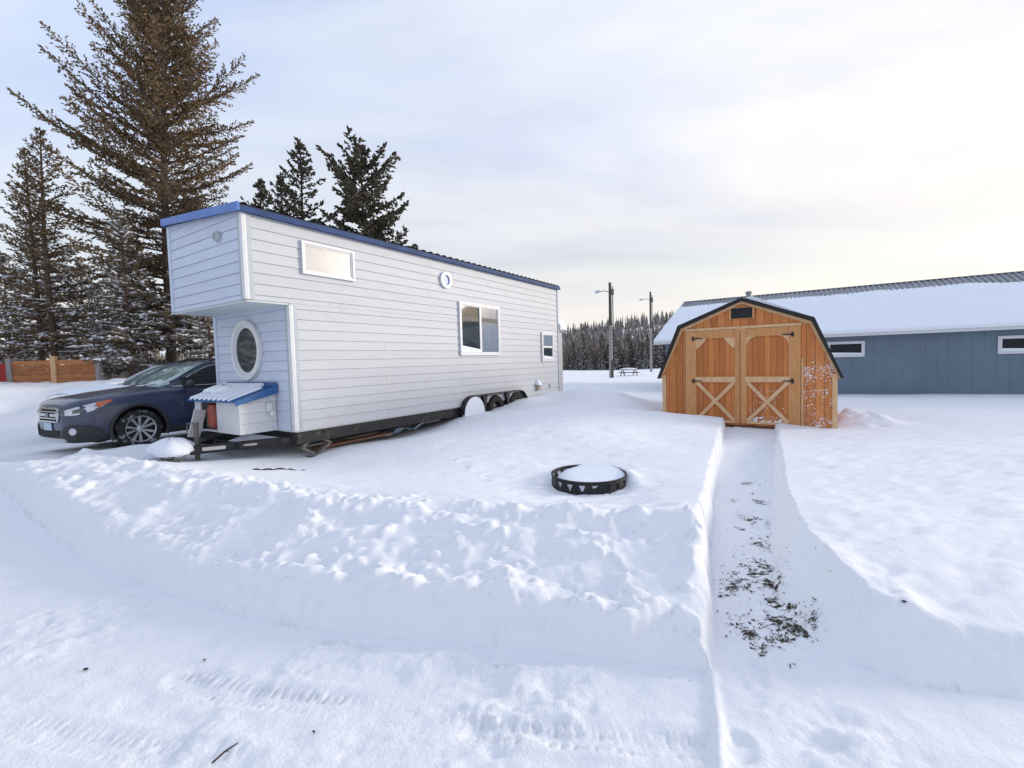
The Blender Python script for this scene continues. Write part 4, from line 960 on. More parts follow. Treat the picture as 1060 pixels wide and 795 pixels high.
# ------------------------------------------------------------------ cars
def smooth_interp(x, X, Y):
    X = np.array(X[::-1], float); Y = np.array(Y[::-1], float)
    m = np.gradient(Y, X); i = np.clip(np.searchsorted(X, x) - 1, 0, len(X) - 2)
    h = X[i + 1] - X[i]; t = np.clip((x - X[i]) / h, 0, 1)
    d = (Y[i + 1] - Y[i]) / h
    m0 = np.where(np.sign(m[i]) == np.sign(d), np.sign(d) * np.minimum(abs(m[i]), 3 * abs(d)), 0); m1 = np.where(np.sign(m[i + 1]) == np.sign(d), np.sign(d) * np.minimum(abs(m[i + 1]), 3 * abs(d)), 0)
    return float((2 * t**3 - 3 * t**2 + 1) * Y[i] + (t**3 - 2 * t**2 + t) * h * m0 + (-2 * t**3 + 3 * t**2) * Y[i + 1] + (t**3 - t**2) * h * m1)
TX = [.935, .925, .90, .86, .80, .65, .4, 0, -.4, -.6, -1.5, -2.745, -3.3, -3.7, -3.86]
TW = [.26, .42, .57, .67, .755, .845, .898, .92, .922, .922, .922, .922, .90, .82, .62]
TT = [.56, .70, .80, .850, .890, .930, .965, 1.010, 1.045, 1.050, 1.060, 1.10, 1.12, 1.10, 1.00]
TB = [.33, .27, .23, .21, .205, .20, .20, .20, .20, .20, .20, .22, .25, .30, .36]
KF = [0, .05, .16, .42, .62, .80, .92, .985, 1.0]; KY = [.86, .94, .985, 1.0, .995, .97, .925, .85, .75]
def body_sec(x):
    w, zt, zb = (smooth_interp(x, TX, T) for T in (TW, TT, TB))
    f = lambda q: zb + q * (zt - zb)
    return [(0, zb), (w * .5, zb), (w * .86, f(0)), (w * .94, f(.05)), (w * .985, f(.16)), (w, f(.42)), (w * .997, f(.54)), (w * .99, f(.66)), (w * .982, f(.74)), (w * .965, f(.82)), (w * .925, f(.92)), (w * .86, f(.982)), (w * .70, f(1.008)), (w * .4, f(1.03)), (0, f(1.035))]
_pl = [(.938, 0)] + list(zip(TX, TW)); _pl = [(x, y) for x, y in _pl if x > -3.5]
_ps = [0.]
for a, b in zip(_pl[:-1], _pl[1:]): _ps.append(_ps[-1] + math.hypot(b[0] - a[0], b[1] - a[1]))
def surf(s, z, off=.01):
    """point on the body side, s running round the plan from the middle of the nose"""
    sg = 1 if s >= 0 else -1; s = abs(s)
    x = float(np.interp(s, _ps, [p[0] for p in _pl])); w = float(np.interp(s, _ps, [p[1] for p in _pl]))
    e = .03; dx = float(np.interp(s + e, _ps, [p[0] for p in _pl])) - float(np.interp(s - e, _ps, [p[0] for p in _pl])); dy = float(np.interp(s + e, _ps, [p[1] for p in _pl])) - float(np.interp(max(s - e, 0), _ps, [p[1] for p in _pl]))
    L = math.hypot(dx, dy) or 1; nx, ny = dy / L, -dx / L
    xi = float(np.interp(z, TT[:8], TX[:8])); back = max(0, x - xi)
    zt, zb = smooth_interp(x - back, TX, TT), smooth_interp(x - back, TX, TB)
    k = float(np.interp((z - zb) / (zt - zb), KF, KY))
    return (x - back * .9 + nx * off, (w * k + ny * off) * sg, z)
def patch(mb, poly, off=.012, div=10, th=.02, m=0):
    """closed outline of (s, z) corners laid on the body surface"""
    pts = []
    n = len(poly)
    for i in range(n):
        a, b = poly[i], poly[(i + 1) % n]
        for k in range(div): pts.append((a[0] + (b[0] - a[0]) * k / div, a[1] + (b[1] - a[1]) * k / div))
    lo = min(p[0] for p in pts); hi = max(p[0] for p in pts); cols = 16; v = []; f = []
    def cross(s):
        zs = []
        for i in range(len(pts)):
            a, b = pts[i], pts[(i + 1) % len(pts)]
            if (a[0] <= s) != (b[0] <= s): zs.append(a[1] + (b[1] - a[1]) * (s - a[0]) / (b[0] - a[0]))
        return (min(zs), max(zs)) if len(zs) >= 2 else None
    rows = 5
    cs = []
    for i in range(cols + 1):
        s = lo + (hi - lo) * (.001 + .998 * i / cols); c = cross(s)
        if c: cs.append((s, c))
    for s, (a, b) in cs:
        for j in range(rows + 1): v.append(surf(s, a + (b - a) * j / rows, off))
    nfr = len(v)
    for s, (a, b) in cs:
        for j in range(rows + 1): v.append(surf(s, a + (b - a) * j / rows, off - th))
    R = rows + 1
    for i in range(len(cs) - 1):
        for j in range(rows): f.append((i * R + j, (i + 1) * R + j, (i + 1) * R + j + 1, i * R + j + 1))
        for j in (0, rows): f.append((i * R + j, (i + 1) * R + j, nfr + (i + 1) * R + j, nfr + i * R + j))
    for i in (0, len(cs) - 1):
        for j in range(rows): f.append((i * R + j, i * R + j + 1, nfr + i * R + j + 1, nfr + i * R + j))
    mb.add(v, f, m)

def make_wheel(parent, pos, side):
    Mw = Matrix.Translation(pos) @ Matrix.Rotation(-pi / 2 * side, 4, 'X')
    t = MB(); t.lathe([(.20, -.10), (.24, -.11), (.32, -.105), (.342, -.085), (.347, -.05), (.347, .05), (.342, .085), (.32, .105), (.24, .11), (.225, .10)], 40, 0, Mw); wh = t.build('tyre', 'rubber', None, smooth=.7)
    t = MB(); t.lathe([(.236, -.09), (.236, .100), (.226, .108), (.218, .095), (.210, .02), (.05, .015), (.001, .015)], 40, 0, Mw); t2 = t.build('rim', 'alloydark', None, smooth=.6)
    sp = MB(); sp.lathe([(.218, .100), (.232, .112), (.238, .104)], 40, 0, Mw); sp.lathe([(.001, .085), (.03, .085), (.055, .075), (.06, .03)], 20, 0, Mw)
    for k in range(10):
        a = 2 * pi * (k // 2) / 5 + (.20 if k % 2 else -.20); a1 = 2 * pi * (k // 2) / 5 + (.27 if k % 2 else -.27)
        p = Vector((cos(a) * .045, sin(a) * .045, .066)); q = Vector((cos(a1) * .224, sin(a1) * .224, .095)); d = Vector((-sin(a1), cos(a1), 0))
        w0, w1 = .012, .024
        vv = [p - d * w0, p + d * w0, q + d * w1, q - d * w1]; vv2 = [x - Vector((0, 0, .035)) for x in vv]
        sp.add([tuple(Mw @ x) for x in vv + vv2], [(0, 1, 2, 3), (0, 4, 5, 1), (1, 5, 6, 2), (2, 6, 7, 3), (3, 7, 4, 0)])
    t3 = sp.build('spokes', 'alloy', None, smooth=.4)
    w = bpy.data.objects.new('wheel', wh.data); COL.objects.link(w); w.parent = parent
    bpy.data.objects.remove(wh)
    for o in (t2, t3): o.parent = w
    return w

def boolean_cut(o, cutter):
    md = o.modifiers.new('cut', 'BOOLEAN'); md.operation = 'DIFFERENCE'; md.object = cutter; md.solver = 'EXACT'
    dg = bpy.context.evaluated_depsgraph_get(); me = bpy.data.meshes.new_from_object(o.evaluated_get(dg)); o.modifiers.clear()
    old = o.data; o.data = me; bpy.data.meshes.remove(old); bpy.data.objects.remove(cutter)

def split_part(src, name, faces, m, parent, sharp=.6):
    me = src.data; b = MB(); used = {}
    for fi in faces:
        ids = []
        for vi in me.polygons[fi].vertices:
            if vi not in used: used[vi] = len(b.v); b.v.append(tuple(me.vertices[vi].co))
            ids.append(used[vi])
        b.f.append(tuple(ids)); b.mi.append(0)
    return b.build(name, m, parent, smooth=sharp)

def make_car(paint, label, loc, rz, scale, snowy=False):
    root = thing('parked_car', loc, rz, label, 'car', None); root.scale = (scale,) * 3
    xs = sorted(set(list(np.linspace(.935, .80, 14)) + list(np.arange(.76, -3.7, -.055)) + list(np.linspace(-3.7, -3.86, 8))), reverse=True)
    b = MB(); n = 0
    for x in xs:
        h = body_sec(x); ring = [(x, y, z) for y, z in h] + [(x, -y, z) for y, z in h[-2:0:-1]]; n = len(ring); b.v += ring
    for i in range(len(xs) - 1):
        for j in range(n): b.f.append((i * n + j, i * n + (j + 1) % n, (i + 1) * n + (j + 1) % n, (i + 1) * n + j)); b.mi.append(0)
    b.f.append(tuple(range(n))); b.f.append(tuple((len(xs) - 1) * n + j for j in range(n))); b.mi += [0, 0]
    o = b.build('body_raw', paint, None)
    for x in (0, -2.745):
        for s in (1, -1):
            c = MB(); c.tube([(x, s * .58, .35), (x, s * 1.1, .35)], .405, 40); co = c.build('cutter', paint, None); boolean_cut(o, co)
    lo, hi, well = [], [], []
    for p in o.data.polygons:
        c = p.center; inwell = any((c.x - xx) ** 2 + (c.z - .35) ** 2 < .412 ** 2 for xx in (0, -2.745)) and abs(c.y) > .56
        (well if inwell else lo if c.z < .385 - .0 * c.x else hi).append(p.index)
    body = split_part(o, 'body', hi, paint, root); split_part(o, 'cladding', lo, 'plastic', root); split_part(o, 'wheel_well', well, 'rubber2', root)
    bpy.data.objects.remove(o)
    # arch lips
    for x in (0, -2.745):
        for s in (1, -1):
            a = MB(); ro, ri = .455, .402; N = 28
            v = []
            for i in range(N + 1):
                th = -.35 + (pi + .7) * i / N
                for r, y in ((ri, .90), (ri + .004, .938), (ro - .01, .936), (ro, .915)): v.append((x + r * cos(th), s * y, .35 + r * sin(th)))
            f = [(i * 4 + j, i * 4 + j + 1, i * 4 + j + 5, i * 4 + j + 4) for i in range(N) for j in range(3)]
            a.add(v, f); a.build('arch_trim', 'plastic', root, smooth=True)
    # cabin
    GX_ = [-.46, -.55, -.72, -.95, -1.18, -1.34, -1.48, -1.8, -2.4, -3.0, -3.35, -3.6, -3.78]
    GT = [1.055, 1.115, 1.22, 1.355, 1.47, 1.525, 1.547, 1.562, 1.562, 1.535, 1.485, 1.33, 1.12]
    GP = [.40, .70, .93, .985, 1, 1, 1, 1, 1, 1, .98, .95, .88]
    b = MB(); xs2 = list(np.linspace(-.46, -1.34, 22)) + list(np.linspace(-1.38, -3.3, 34)) + list(np.linspace(-3.35, -3.78, 8)); n = 0
    for x in xs2:
        T = smooth_interp(x, GX_, GT); pf = smooth_interp(x, GX_, GP); yz = lambda z: (.845 - .36 * (z - 1.0)) * pf
        z1 = max(T - .085, 1.0 + (T - 1.0) * .45)
        h = [(0, .98), (yz(.98), .98), (yz(1.0 + (z1 - 1) * .5), 1.0 + (z1 - 1) * .5), (yz(z1), z1), (yz(z1) - .022 * pf, z1 + (T - z1) * .5), (yz(T) - .075 * pf, T - .012 * (T - 1)), (yz(T) * .6, T), (yz(T) * .3, T + .01), (0, T + .013)]
        ring = [(x, y, z) for y, z in h] + [(x, -y, z) for y, z in h[-2:0:-1]]; n = len(ring); b.v += ring
    for i in range(len(xs2) - 1):
        for j in range(n): b.f.append((i * n + j, i * n + (j + 1) % n, (i + 1) * n + (j + 1) % n, (i + 1) * n + j)); b.mi.append(0)
    b.f.append(tuple(range(n))); b.f.append(tuple((len(xs2) - 1) * n + j for j in range(n))); b.mi += [0, 0]
    o = b.build('cabin_raw', paint, None); rf, wsf, sd, rear = [], [], [], []
    for p in o.data.polygons:
        c, q = p.center, p.normal
        if c.z < .99: continue
        if c.x > -1.36 and abs(c.y) < (.845 - .36 * (c.z - 1)) * smooth_interp(c.x, GX_, GP) - .010: wsf.append(p.index)
        elif c.x < -3.33: rear.append(p.index)
        elif abs(q.y) > .72: sd.append(p.index)
        else: rf.append(p.index)
    split_part(o, 'roof', rf, paint, root); split_part(o, 'windscreen', wsf, 'windscreen', root); split_part(o, 'side_window', sd, 'carglass', root); split_part(o, 'tailgate', rear, paint, root)
    bpy.data.objects.remove(o)
    def gy(x, z): return (.845 - .36 * (z - 1.0)) * smooth_interp(x, GX_, GP)
    for s in (1, -1):
        t = MB(); t.tube([(x, s * (gy(x, smooth_interp(x, GX_, GT)) - .035 * (1 if x < -.8 else .5)), smooth_interp(x, GX_, GT) - .022) for x in np.linspace(-.62, -1.40, 12)], .030, 8); t.build('pillar', paint, root, smooth=True)
        t = MB(); pts = [(x, s * (gy(x, smooth_interp(x, GX_, GT) - .075) + .008), smooth_interp(x, GX_, GT) - .075) for x in np.linspace(-.86, -3.2, 26)]; t.tube(pts, .010, 6); t.tube([(x, s * (gy(x, 1.055) + .012), smooth_interp(x, TX, TT) + .012) for x in np.linspace(-.62, -3.2, 14)], .009, 6); t.build('window_trim', 'chrome', root, smooth=True)
        t = MB()
        for xb, w in ((-1.70, .07), (-2.62, .06), (-1.05, .022)):
            t.beam((xb + .03, s * (gy(xb, 1.03) + .006), 1.03), (xb, s * (gy(xb, smooth_interp(xb, GX_, GT) - .08) + .006), smooth_interp(xb, GX_, GT) - .08), w, .012, up=(0, s, .3))
        t.build('pillar', 'plastic', root)
        t = MB(); t.tube([(-1.40, s * .60, 1.555), (-1.55, s * .61, 1.60), (-3.0, s * .60, 1.595), (-3.15, s * .59, 1.54)], .020, 8); t.build('roof_rail', 'plastic', root, smooth=True)
        # door skins, handle, mirror
        for x0, x1 in ((-.64, -1.66), (-1.68, -2.42)):
            d = MB(); v, f = [], []; N, K = 12, 10
            for i in range(N + 1):
                x = x0 + (x1 - x0) * i / N; zt, zb = smooth_interp(x, TX, TT), smooth_interp(x, TX, TB); w = smooth_interp(x, TX, TW)
                for j in range(K + 1):
                    z = .40 + (zt - .05 - .40) * j / K; k = float(np.interp((z - zb) / (zt - zb), KF, KY)); v.append((x, s * (w * k + .006), z))
            f = [(i * (K + 1) + j, (i + 1) * (K + 1) + j, (i + 1) * (K + 1) + j + 1, i * (K + 1) + j + 1) for i in range(N) for j in range(K)]
            nb = len(v); v2 = [(a, b_ - s * .012, c) for a, b_, c in v]
            edge = [i * (K + 1) for i in range(N + 1)] + [N * (K + 1) + j for j in range(1, K + 1)] + [i * (K + 1) + K for i in range(N - 1, -1, -1)] + [j for j in range(K - 1, 0, -1)]
            f += [(edge[i], edge[(i + 1) % len(edge)], nb + edge[(i + 1) % len(edge)], nb + edge[i]) for i in range(len(edge))]
            d.add(v + v2, f); do = d.build('door', paint, root, smooth=.5)
            h = MB(); h.tube([(x1 + .30, s * .925, .90), (x1 + .28, s * .955, .905), (x1 + .13, s * .955, .91), (x1 + .11, s * .925, .91)], .014, 8); h.build('handle', paint, do, smooth=True)
        mrr = MB(); v, f = [], []
        for i in range(9):
            th = pi * i / 8
            for j in range(16):
                ph = 2 * pi * j / 16; v.append((-.82 + .075 * sin(th) * cos(ph) * (1.2 if cos(ph) > 0 else .5), s * (1.00 + .115 * cos(th)), 1.105 + .075 * sin(th) * sin(ph)))
        f = [(i * 16 + j, i * 16 + (j + 1) % 16, (i + 1) * 16 + (j + 1) % 16, (i + 1) * 16 + j) for i in range(8) for j in range(16)]
        mrr.add(v, f); mo = mrr.build('mirror', 'plastic' if s > 0 else 'plastic', root, smooth=True, weld=.001)
        t = MB(); t.beam((-.78, s * .83, 1.06), (-.80, s * .93, 1.08), .07, .035); t.build('mirror_arm', 'plastic', mo)
        # headlamp, indicator, fog lamp pocket
        L = MB(); patch(L, [(s * .50, .665), (s * .56, .745), (s * 1.02, .865), (s * 1.25, .905), (s * 1.23, .870), (s * 1.02, .745), (s * .78, .675)], .010); lo_ = L.build('headlight', 'lampglass', root, smooth=.5)
        L = MB(); patch(L, [(s * .72, .70), (s * .74, .755), (s * .88, .79), (s * .87, .72)], .0165, th=.008); L.build('lamp_unit', 'lampdark', lo_, smooth=.5)
        L = MB(); patch(L, [(s * .52, .668), (s * .56, .742), (s * .60, .75), (s * .58, .672)], .0160, th=.008); L.build('lamp_unit', 'lampdark', lo_, smooth=.5)
        L = MB(); patch(L, [(s * 1.05, .782), (s * 1.03, .862), (s * 1.25, .908), (s * 1.235, .868)], .017, th=.012); L.build('indicator', 'amber', lo_, smooth=.5)
        L = MB(); patch(L, [(s * .47, .30), (s * .52, .45), (s * .66, .52), (s * .92, .50), (s * 1.12, .42), (s * 1.12, .26)], .022); po = L.build('fog_pocket', 'plastic', root, smooth=.5)
        c = Vector(surf(s * .72, .405, .026)); e1 = (Vector(surf(s * .76, .405, .012)) - Vector(surf(s * .68, .405, .012))).normalized(); nrm = e1.cross(Vector((0, 0, 1))) * s; nrm.normalize()
        if nrm.x < 0: nrm = -nrm
        fl = MB(); up = Vector((0, 0, 1)); N = 20
        v = [tuple(c + nrm * dd + (e1 * cos(2 * pi * i / N) + up * sin(2 * pi * i / N)) * rr) for rr, dd in ((.056, -.01), (.056, .010), (.048, .014), (.042, .008), (.001, .004)) for i in range(N)]
        fl.add(v, [(k * N + i, k * N + (i + 1) % N, (k + 1) * N + (i + 1) % N, (k + 1) * N + i) for k in range(4) for i in range(N)]); fl.build('fog_lamp', 'lampglass', po, smooth=.6)
        for x in (0, -2.745): make_wheel(root, Vector((x, s * .815, .345)), s)
    # grille, badge, plate, lower intake, skid lip
    g = MB(); patch(g, [(-.44, .70), (-.40, .60), (-.34, .56), (.34, .56), (.40, .60), (.44, .70), (.40, .785), (-.40, .785)], .006); go = g.build('grille', 'rubber2', root, smooth=.5)
    for z, wd, h in ((.785, .40, .012), (.725, .42, .012), (.672, .41, .022), (.618, .37, .010), (.565, .33, .012)):
        g = MB(); patch(g, [(-wd, z - h), (-wd, z + h), (wd, z + h), (wd, z - h)], .020, th=.016); g.build('bar', 'chrome', go, smooth=.5)
    for s in (-1, 1): g = MB(); patch(g, [(s * .33, .555), (s * .39, .60), (s * .43, .70), (s * .385, .79), (s * .42, .79), (s * .465, .70), (s * .425, .59), (s * .36, .55)], .018, th=.014); g.build('frame', 'chrome', go, smooth=.5)
    g = MB(); g.prism(ell(0, .674, .065, .034, 20), lambda a, b_, d: (surf(a, .674, .024)[0] + d, a, b_), .008); g.build('badge', 'badge', go)
    g = MB(); patch(g, [(-.36, .30), (-.44, .42), (.44, .42), (.36, .30)], .006); g.build('intake', 'rubber2', root, smooth=.5)
    g = MB(); patch(g, [(-.16, .415), (-.16, .545), (.16, .545), (.16, .415)], .022, th=.012); g.build('number_plate', 'plate', root)
    g = MB(); patch(g, [(-.62, .235), (-.60, .285), (.60, .285), (.62, .235)], .010); g.build('skid_lip', 'alloy', root, smooth=.5)
    if snowy:
        sn = MB(); v, f = [], []; N = 16
        for i in range(N + 1):
            x = .80 - 1.10 * i / N; w = smooth_interp(x, TX, TW) * .84
            for j in range(13):
                y = -w + 2 * w * j / 12; v.append((x, y, smooth_interp(x, TX, TT) + .012 + .075 * (1 - abs(j - 6) / 6.0) ** .4 * min(1, min(i, N - i) / 3)))
        f = [(i * 13 + j, (i + 1) * 13 + j, (i + 1) * 13 + j + 1, i * 13 + j + 1) for i in range(N) for j in range(12)]
        sn.add(v, f); sn.build('snow', 'snowcap', root, smooth=True)
    # wiper and cabin fittings seen through nothing: only what shows
    t = MB(); t.tube([(-.30, -.25, 1.075), (-.42, .30, 1.145)], .008, 6); t.tube([(-.30, .25, 1.075), (-.40, .62, 1.12)], .008, 6); t.build('wiper', 'plastic', root)
    return root
crz = atan2(-cos(YAW), -sin(YAW))
make_car('carblue', 'dark blue estate car parked in the snow beside the trailer drawbar', lot(HO, -4.00, -.48, .225), crz + .08, 1.01)
make_car('carsilver', 'pale silver car on the far side of the dark blue car, mostly hidden by it', lot(HO, -6.90, .16, .25), crz + .04, .98, True)

# ------------------------------------------------------------------ trees
def conifer(seed, H, rad, h0, nlimb, elev, curve, tw=.30, tuft=(.20, .07), snow=0.0, snowtop=.5, lean=(0, 0), leaders=0, side=None, trunk_r=.011, ragged=.35, dens=1.0, snw=1.0):
    """one conifer: trunk with limbs, and a crown of needle sprays; rad(f) is the crown radius at height share f, elev(f) the limb angle"""
    rg = np.random.default_rng(seed); tb = MB(); C, D, LL, WW = [], [], [], []; SN = []
    tp = [Vector((lean[0] * t * t + .02 * H * .3 * sin(5 * t + seed) * t, lean[1] * t * t + .02 * H * .3 * cos(4 * t + seed) * t, H * t)) for t in np.linspace(0, 1, 12)]
    tb.tube(tp, [H * trunk_r * (1 - t) ** .8 + .012 for t in np.linspace(0, 1, 12)], 8)
    def axis_at(f): k = f * 11; i = min(int(k), 10); return tp[i].lerp(tp[i + 1], k - i)
    for i in range(nlimb):
        f = h0 + (1 - h0) * (max(0., i + rg.uniform(-.4, .4)) / nlimb) ** .92; f = min(max(f, h0), .995)
        az = i * 2.399 + rg.normal(0, .35)
        L = max(.18, rad(f)) * (rg.uniform(1 - ragged, 1.08) if rg.random() > .12 else rg.uniform(.3, .6))
        if side: L *= 1 + side[2] * max(0, cos(az - side[0])) * sstep(side[1] - .25, side[1], f) * (1 - sstep(side[1] + .1, side[1] + .35, f))
        e = elev(f) + rg.normal(0, .10); cv = curve(f)
        p0 = axis_at(f); hd = Vector((cos(az), sin(az), 0)); sd = Vector((-sin(az), cos(az), 0)); bend = rg.normal(0, .12)
        def P(t): return p0 + hd * (L * t * cos(e)) + sd * (L * bend * t * t) + Vector((0, 0, L * (sin(e) * t + cv * t * t)))
        n = 5 if L > 1 else 3; tb.tube([P(t) for t in np.linspace(0, 1, n + 1)], [max(.006, (.010 + .0115 * L) * (1 - .85 * t)) for t in np.linspace(0, 1, n + 1)], 4, caps=False)
        nt = max(3, int(L / tw * 1.9 * dens)); sn_here = snow * max(0, 1 - f / snowtop)
        for k in range(nt):
            t = .16 + .84 * (k + rg.random()) / nt; q = P(t); tg = (P(min(1, t + .05)) - P(t - .05)).normalized()
            s = 1 if k % 2 else -1; a = rg.uniform(.5, 1.15); tl = min(.85, (.16 + .30 * L * (1 - t) ** .8)) * rg.uniform(.7, 1.2)
            d = (tg * cos(a) + tg.cross(Vector((0, 0, 1))).normalized() * s * sin(a) + Vector((0, 0, rg.normal(-.10, .24)))).normalized()
            m = max(3, int(tl / (tuft[0] * .36) * dens))
            for j in range(m):
                u = (j + rg.random() * .8) / m; dd = d + Vector(rg.normal(0, .50, 3)); dd.normalize()
                C.append(q + d * tl * u + Vector(rg.normal(0, .03, 3))); D.append(dd); LL.append(tuft[0] * rg.uniform(.6, 1.25)); WW.append(tuft[1] * rg.uniform(.6, 1.3))
            if rg.random() < sn_here:
                l = tl * rg.uniform(.25, 1.0); SN.append((q + d * tl * .5 + Vector((0, 0, .035)), d, l * .62 * snw ** .5, rg.uniform(.03, .13) * snw))
            if rg.random() < sn_here * .5:
                SN.append((q + Vector((0, 0, .04)), tg, rg.uniform(.15, .35), rg.uniform(.05, .10)))
        for j in range(3): C.append(P(1.0) + Vector(rg.normal(0, .03, 3))); D.append((P(1) - P(.9)).normalized()); LL.append(tuft[0]); WW.append(tuft[1])
    for j in range(10): C.append(axis_at(1 - .012 * j) + Vector(rg.normal(0, .02, 3))); D.append(Vector((rg.normal(0, .4), rg.normal(0, .4), 1)).normalized()); LL.append(tuft[0]); WW.append(tuft[1])
    C, D, LL, WW = np.array(C), np.array(D), np.array(LL), np.array(WW)
    rr = rg.normal(0, 1, C.shape); S = np.cross(D, rr); S /= np.linalg.norm(S, axis=1)[:, None] + 1e-9; S2 = np.cross(D, S)
    def quads(S_): return np.stack([C - D * LL[:, None] * .35, C + D * LL[:, None] * .1 + S_ * WW[:, None] * .5, C + D * LL[:, None] * .65, C + D * LL[:, None] * .1 - S_ * WW[:, None] * .5], 1)
    V = np.concatenate([quads(S), quads(S2)]).reshape(-1, 3); Fc = np.arange(len(V)).reshape(-1, 4)
    # keep the two blades of a spray one island by order only; tint comes per blade
    sv, sf = [], []
    for c, d, l, w in SN:
        s = d.cross(Vector((0, 0, 1)));
        if s.length < .01: continue
        s.normalize(); b0 = len(sv); u2 = Vector((0, 0, 1))
        sv += [c - d * l, c + s * w - d * l * .3, c + d * l - u2 * .02, c - s * w + d * l * .2, c + u2 * w * .7, c - u2 * .02]
        sf += [(b0, b0 + 1, b0 + 4), (b0 + 1, b0 + 2, b0 + 4), (b0 + 2, b0 + 3, b0 + 4), (b0 + 3, b0, b0 + 4), (b0 + 1, b0, b0 + 5), (b0 + 2, b0 + 1, b0 + 5), (b0 + 3, b0 + 2, b0 + 5), (b0, b0 + 3, b0 + 5)]
    return tb, (V, Fc), (sv, sf)
def plant(name, parts, loc, label, cat='tree', group=None, mats=('bark', 'fol_mid')):
    tb, (V, Fc), (sv, sf) = parts; o = thing(name, loc, 0, label, cat, group)
    tb.build('trunk', mats[0], o, smooth=True); c = npmesh('crown', V, Fc, mats[1], o)
    if sf: npmesh('snow', sv, sf, 'snowcap', c)
    return o
def relabel(o, label, loc, rz=0., s=1., group=None):
    c = copy_tree(o); c.location = loc; c.rotation_euler.z = rz; c.scale = (s, s, s); c['label'] = label
    if group: c['group'] = group
    return c
def lerpf(xs, ys): return lambda f: float(np.interp(f, xs, ys))
G = lambda x, y: gheight(x, y) - .05
# the great spruce behind the cars
pbig = conifer(14, 20.0, lerpf([.06, .2, .4, .58, .7, .82, .92, 1], [4.4, 5.0, 4.8, 4.4, 3.9, 3.2, 2.2, .4]), .09, 270, lerpf([0, .3, .5, .8, 1], [-.22, .05, .36, .72, 1.1]), lerpf([0, .5, 1], [.08, .22, .10]),
               tw=.21, tuft=(.15, .062), snow=.5, snowtop=.34, lean=(1.2, 0), side=(2.9, .55, .12), ragged=.70, dens=1.15)
plant('tall_spruce', pbig, (-16.6, 22.5, G(-16.6, 22.5)), 'tallest spruce, broad with brown green needles, rising behind the tiny house loft', mats=('bark', 'fol_brown'))
pA = conifer(21, 11.2, lerpf([.06, .3, .6, .85, 1], [2.6, 2.5, 1.7, .8, .1]), .13, 120, lerpf([0, .4, 1], [-.15, .10, .8]), lerpf([0, .6, 1], [.05, .22, .1]), tw=.22, tuft=(.15, .058), snow=.75, snowtop=.6, ragged=.6)
a0 = plant('spruce', pA, (-20.3, 20.5, G(-20.3, 20.5)), 'pointed brownish spruce, the tallest at the left edge', mats=('bark', 'fol_brown'))
relabel(a0, 'second pointed spruce close against the tallest one at the left edge, slightly lower', (-21.9, 21.5, G(-21.9, 21.5)), 2.1, .97)
pB = conifer(31, 7.0, lerpf([.04, .3, .7, 1], [2.2, 2.0, 1.0, .1]), .10, 110, lerpf([0, .5, 1], [-.30, -.05, .6]), lerpf([0, 1], [.08, .2]), tw=.21, tuft=(.15, .06), snow=.85, snowtop=1.2, ragged=.55)
b0_ = plant('spruce', pB, (-16.2, 19.6, G(-16.2, 19.6)), 'snow laden young spruce in the gap left of the tallest spruce', mats=('bark', 'fol_mid'))
TH = 'snow laden spruces behind the parked cars'
b0_['group'] = TH
for (x, y, s, r, lab) in [(-19.0, 23.0, 1.15, 1., 'slender dark spruce with snow, between the left edge spruces and the tallest spruce'), (-12.6, 19.3, .72, 2.2, 'low snow laden spruce behind the dark blue car roof'), (-14.4, 20.8, .86, 3.4, 'low spreading snowy spruce at the foot of the tallest spruce'),
                          (-22.6, 24.5, .95, 4.1, 'snowy spruce behind the orange fence'), (-24.4, 22.5, .92, 5.2, 'dark snowy spruce cut by the left picture edge'), (-11.6, 22.0, .75, 1.7, 'snowy spruce showing under the loft overhang'), (-18.0, 20.2, .62, 2.8, 'small bushy snow covered spruce by the end of the fence'), (-27.2, 27.0, 1.2, .4, 'tall snowy spruce far at the left edge')]:
    relabel(b0_, lab, (x, y, G(x, y)), r, s, TH)
pC = conifer(41, 11.6, lerpf([.08, .45, .62, .8, .92, 1], [2.6, 2.3, 2.0, 1.2, .6, .1]), .07, 115, lerpf([0, .5, .8, 1], [.0, .25, .5, .9]), lerpf([0, 1], [.05, .15]), tw=.26, tuft=(.24, .10), ragged=.55, dens=.95)
c0 = plant('spruce', pC, (-9.95, 22.6, G(-9.95, 22.6)), 'dark spruce with a thin pointed top behind the tiny house roof', mats=('barkdark', 'fol_dark'))
relabel(c0, 'thin spruce touching the left of the dark spruce above the roof', (-11.0, 23.0, G(-11, 23)), 2.4, .87)
relabel(c0, 'short dark spruce tip just right of the tallest spruce', (-12.4, 23.6, G(-12.4, 23.6)), 4.4, .87)
pD = conifer(51, 11.3, lerpf([.25, .45, .6, .72, .85, .94, 1], [2.6, 3.1, 2.6, 2.5, 1.9, 1.1, .3]), .26, 105, lerpf([0, .5, .8, 1], [.05, .25, .5, .9]), lerpf([0, 1], [.10, .25]), tw=.24, tuft=(.26, .12), ragged=.6, dens=1.15, leaders=1)
plant('pine', pD, (-6.9, 22.6, G(-6.9, 22.6)), 'bushy dark pine with clumped branches, right of the other trees above the roof', mats=('barkdark', 'fol_dark'))
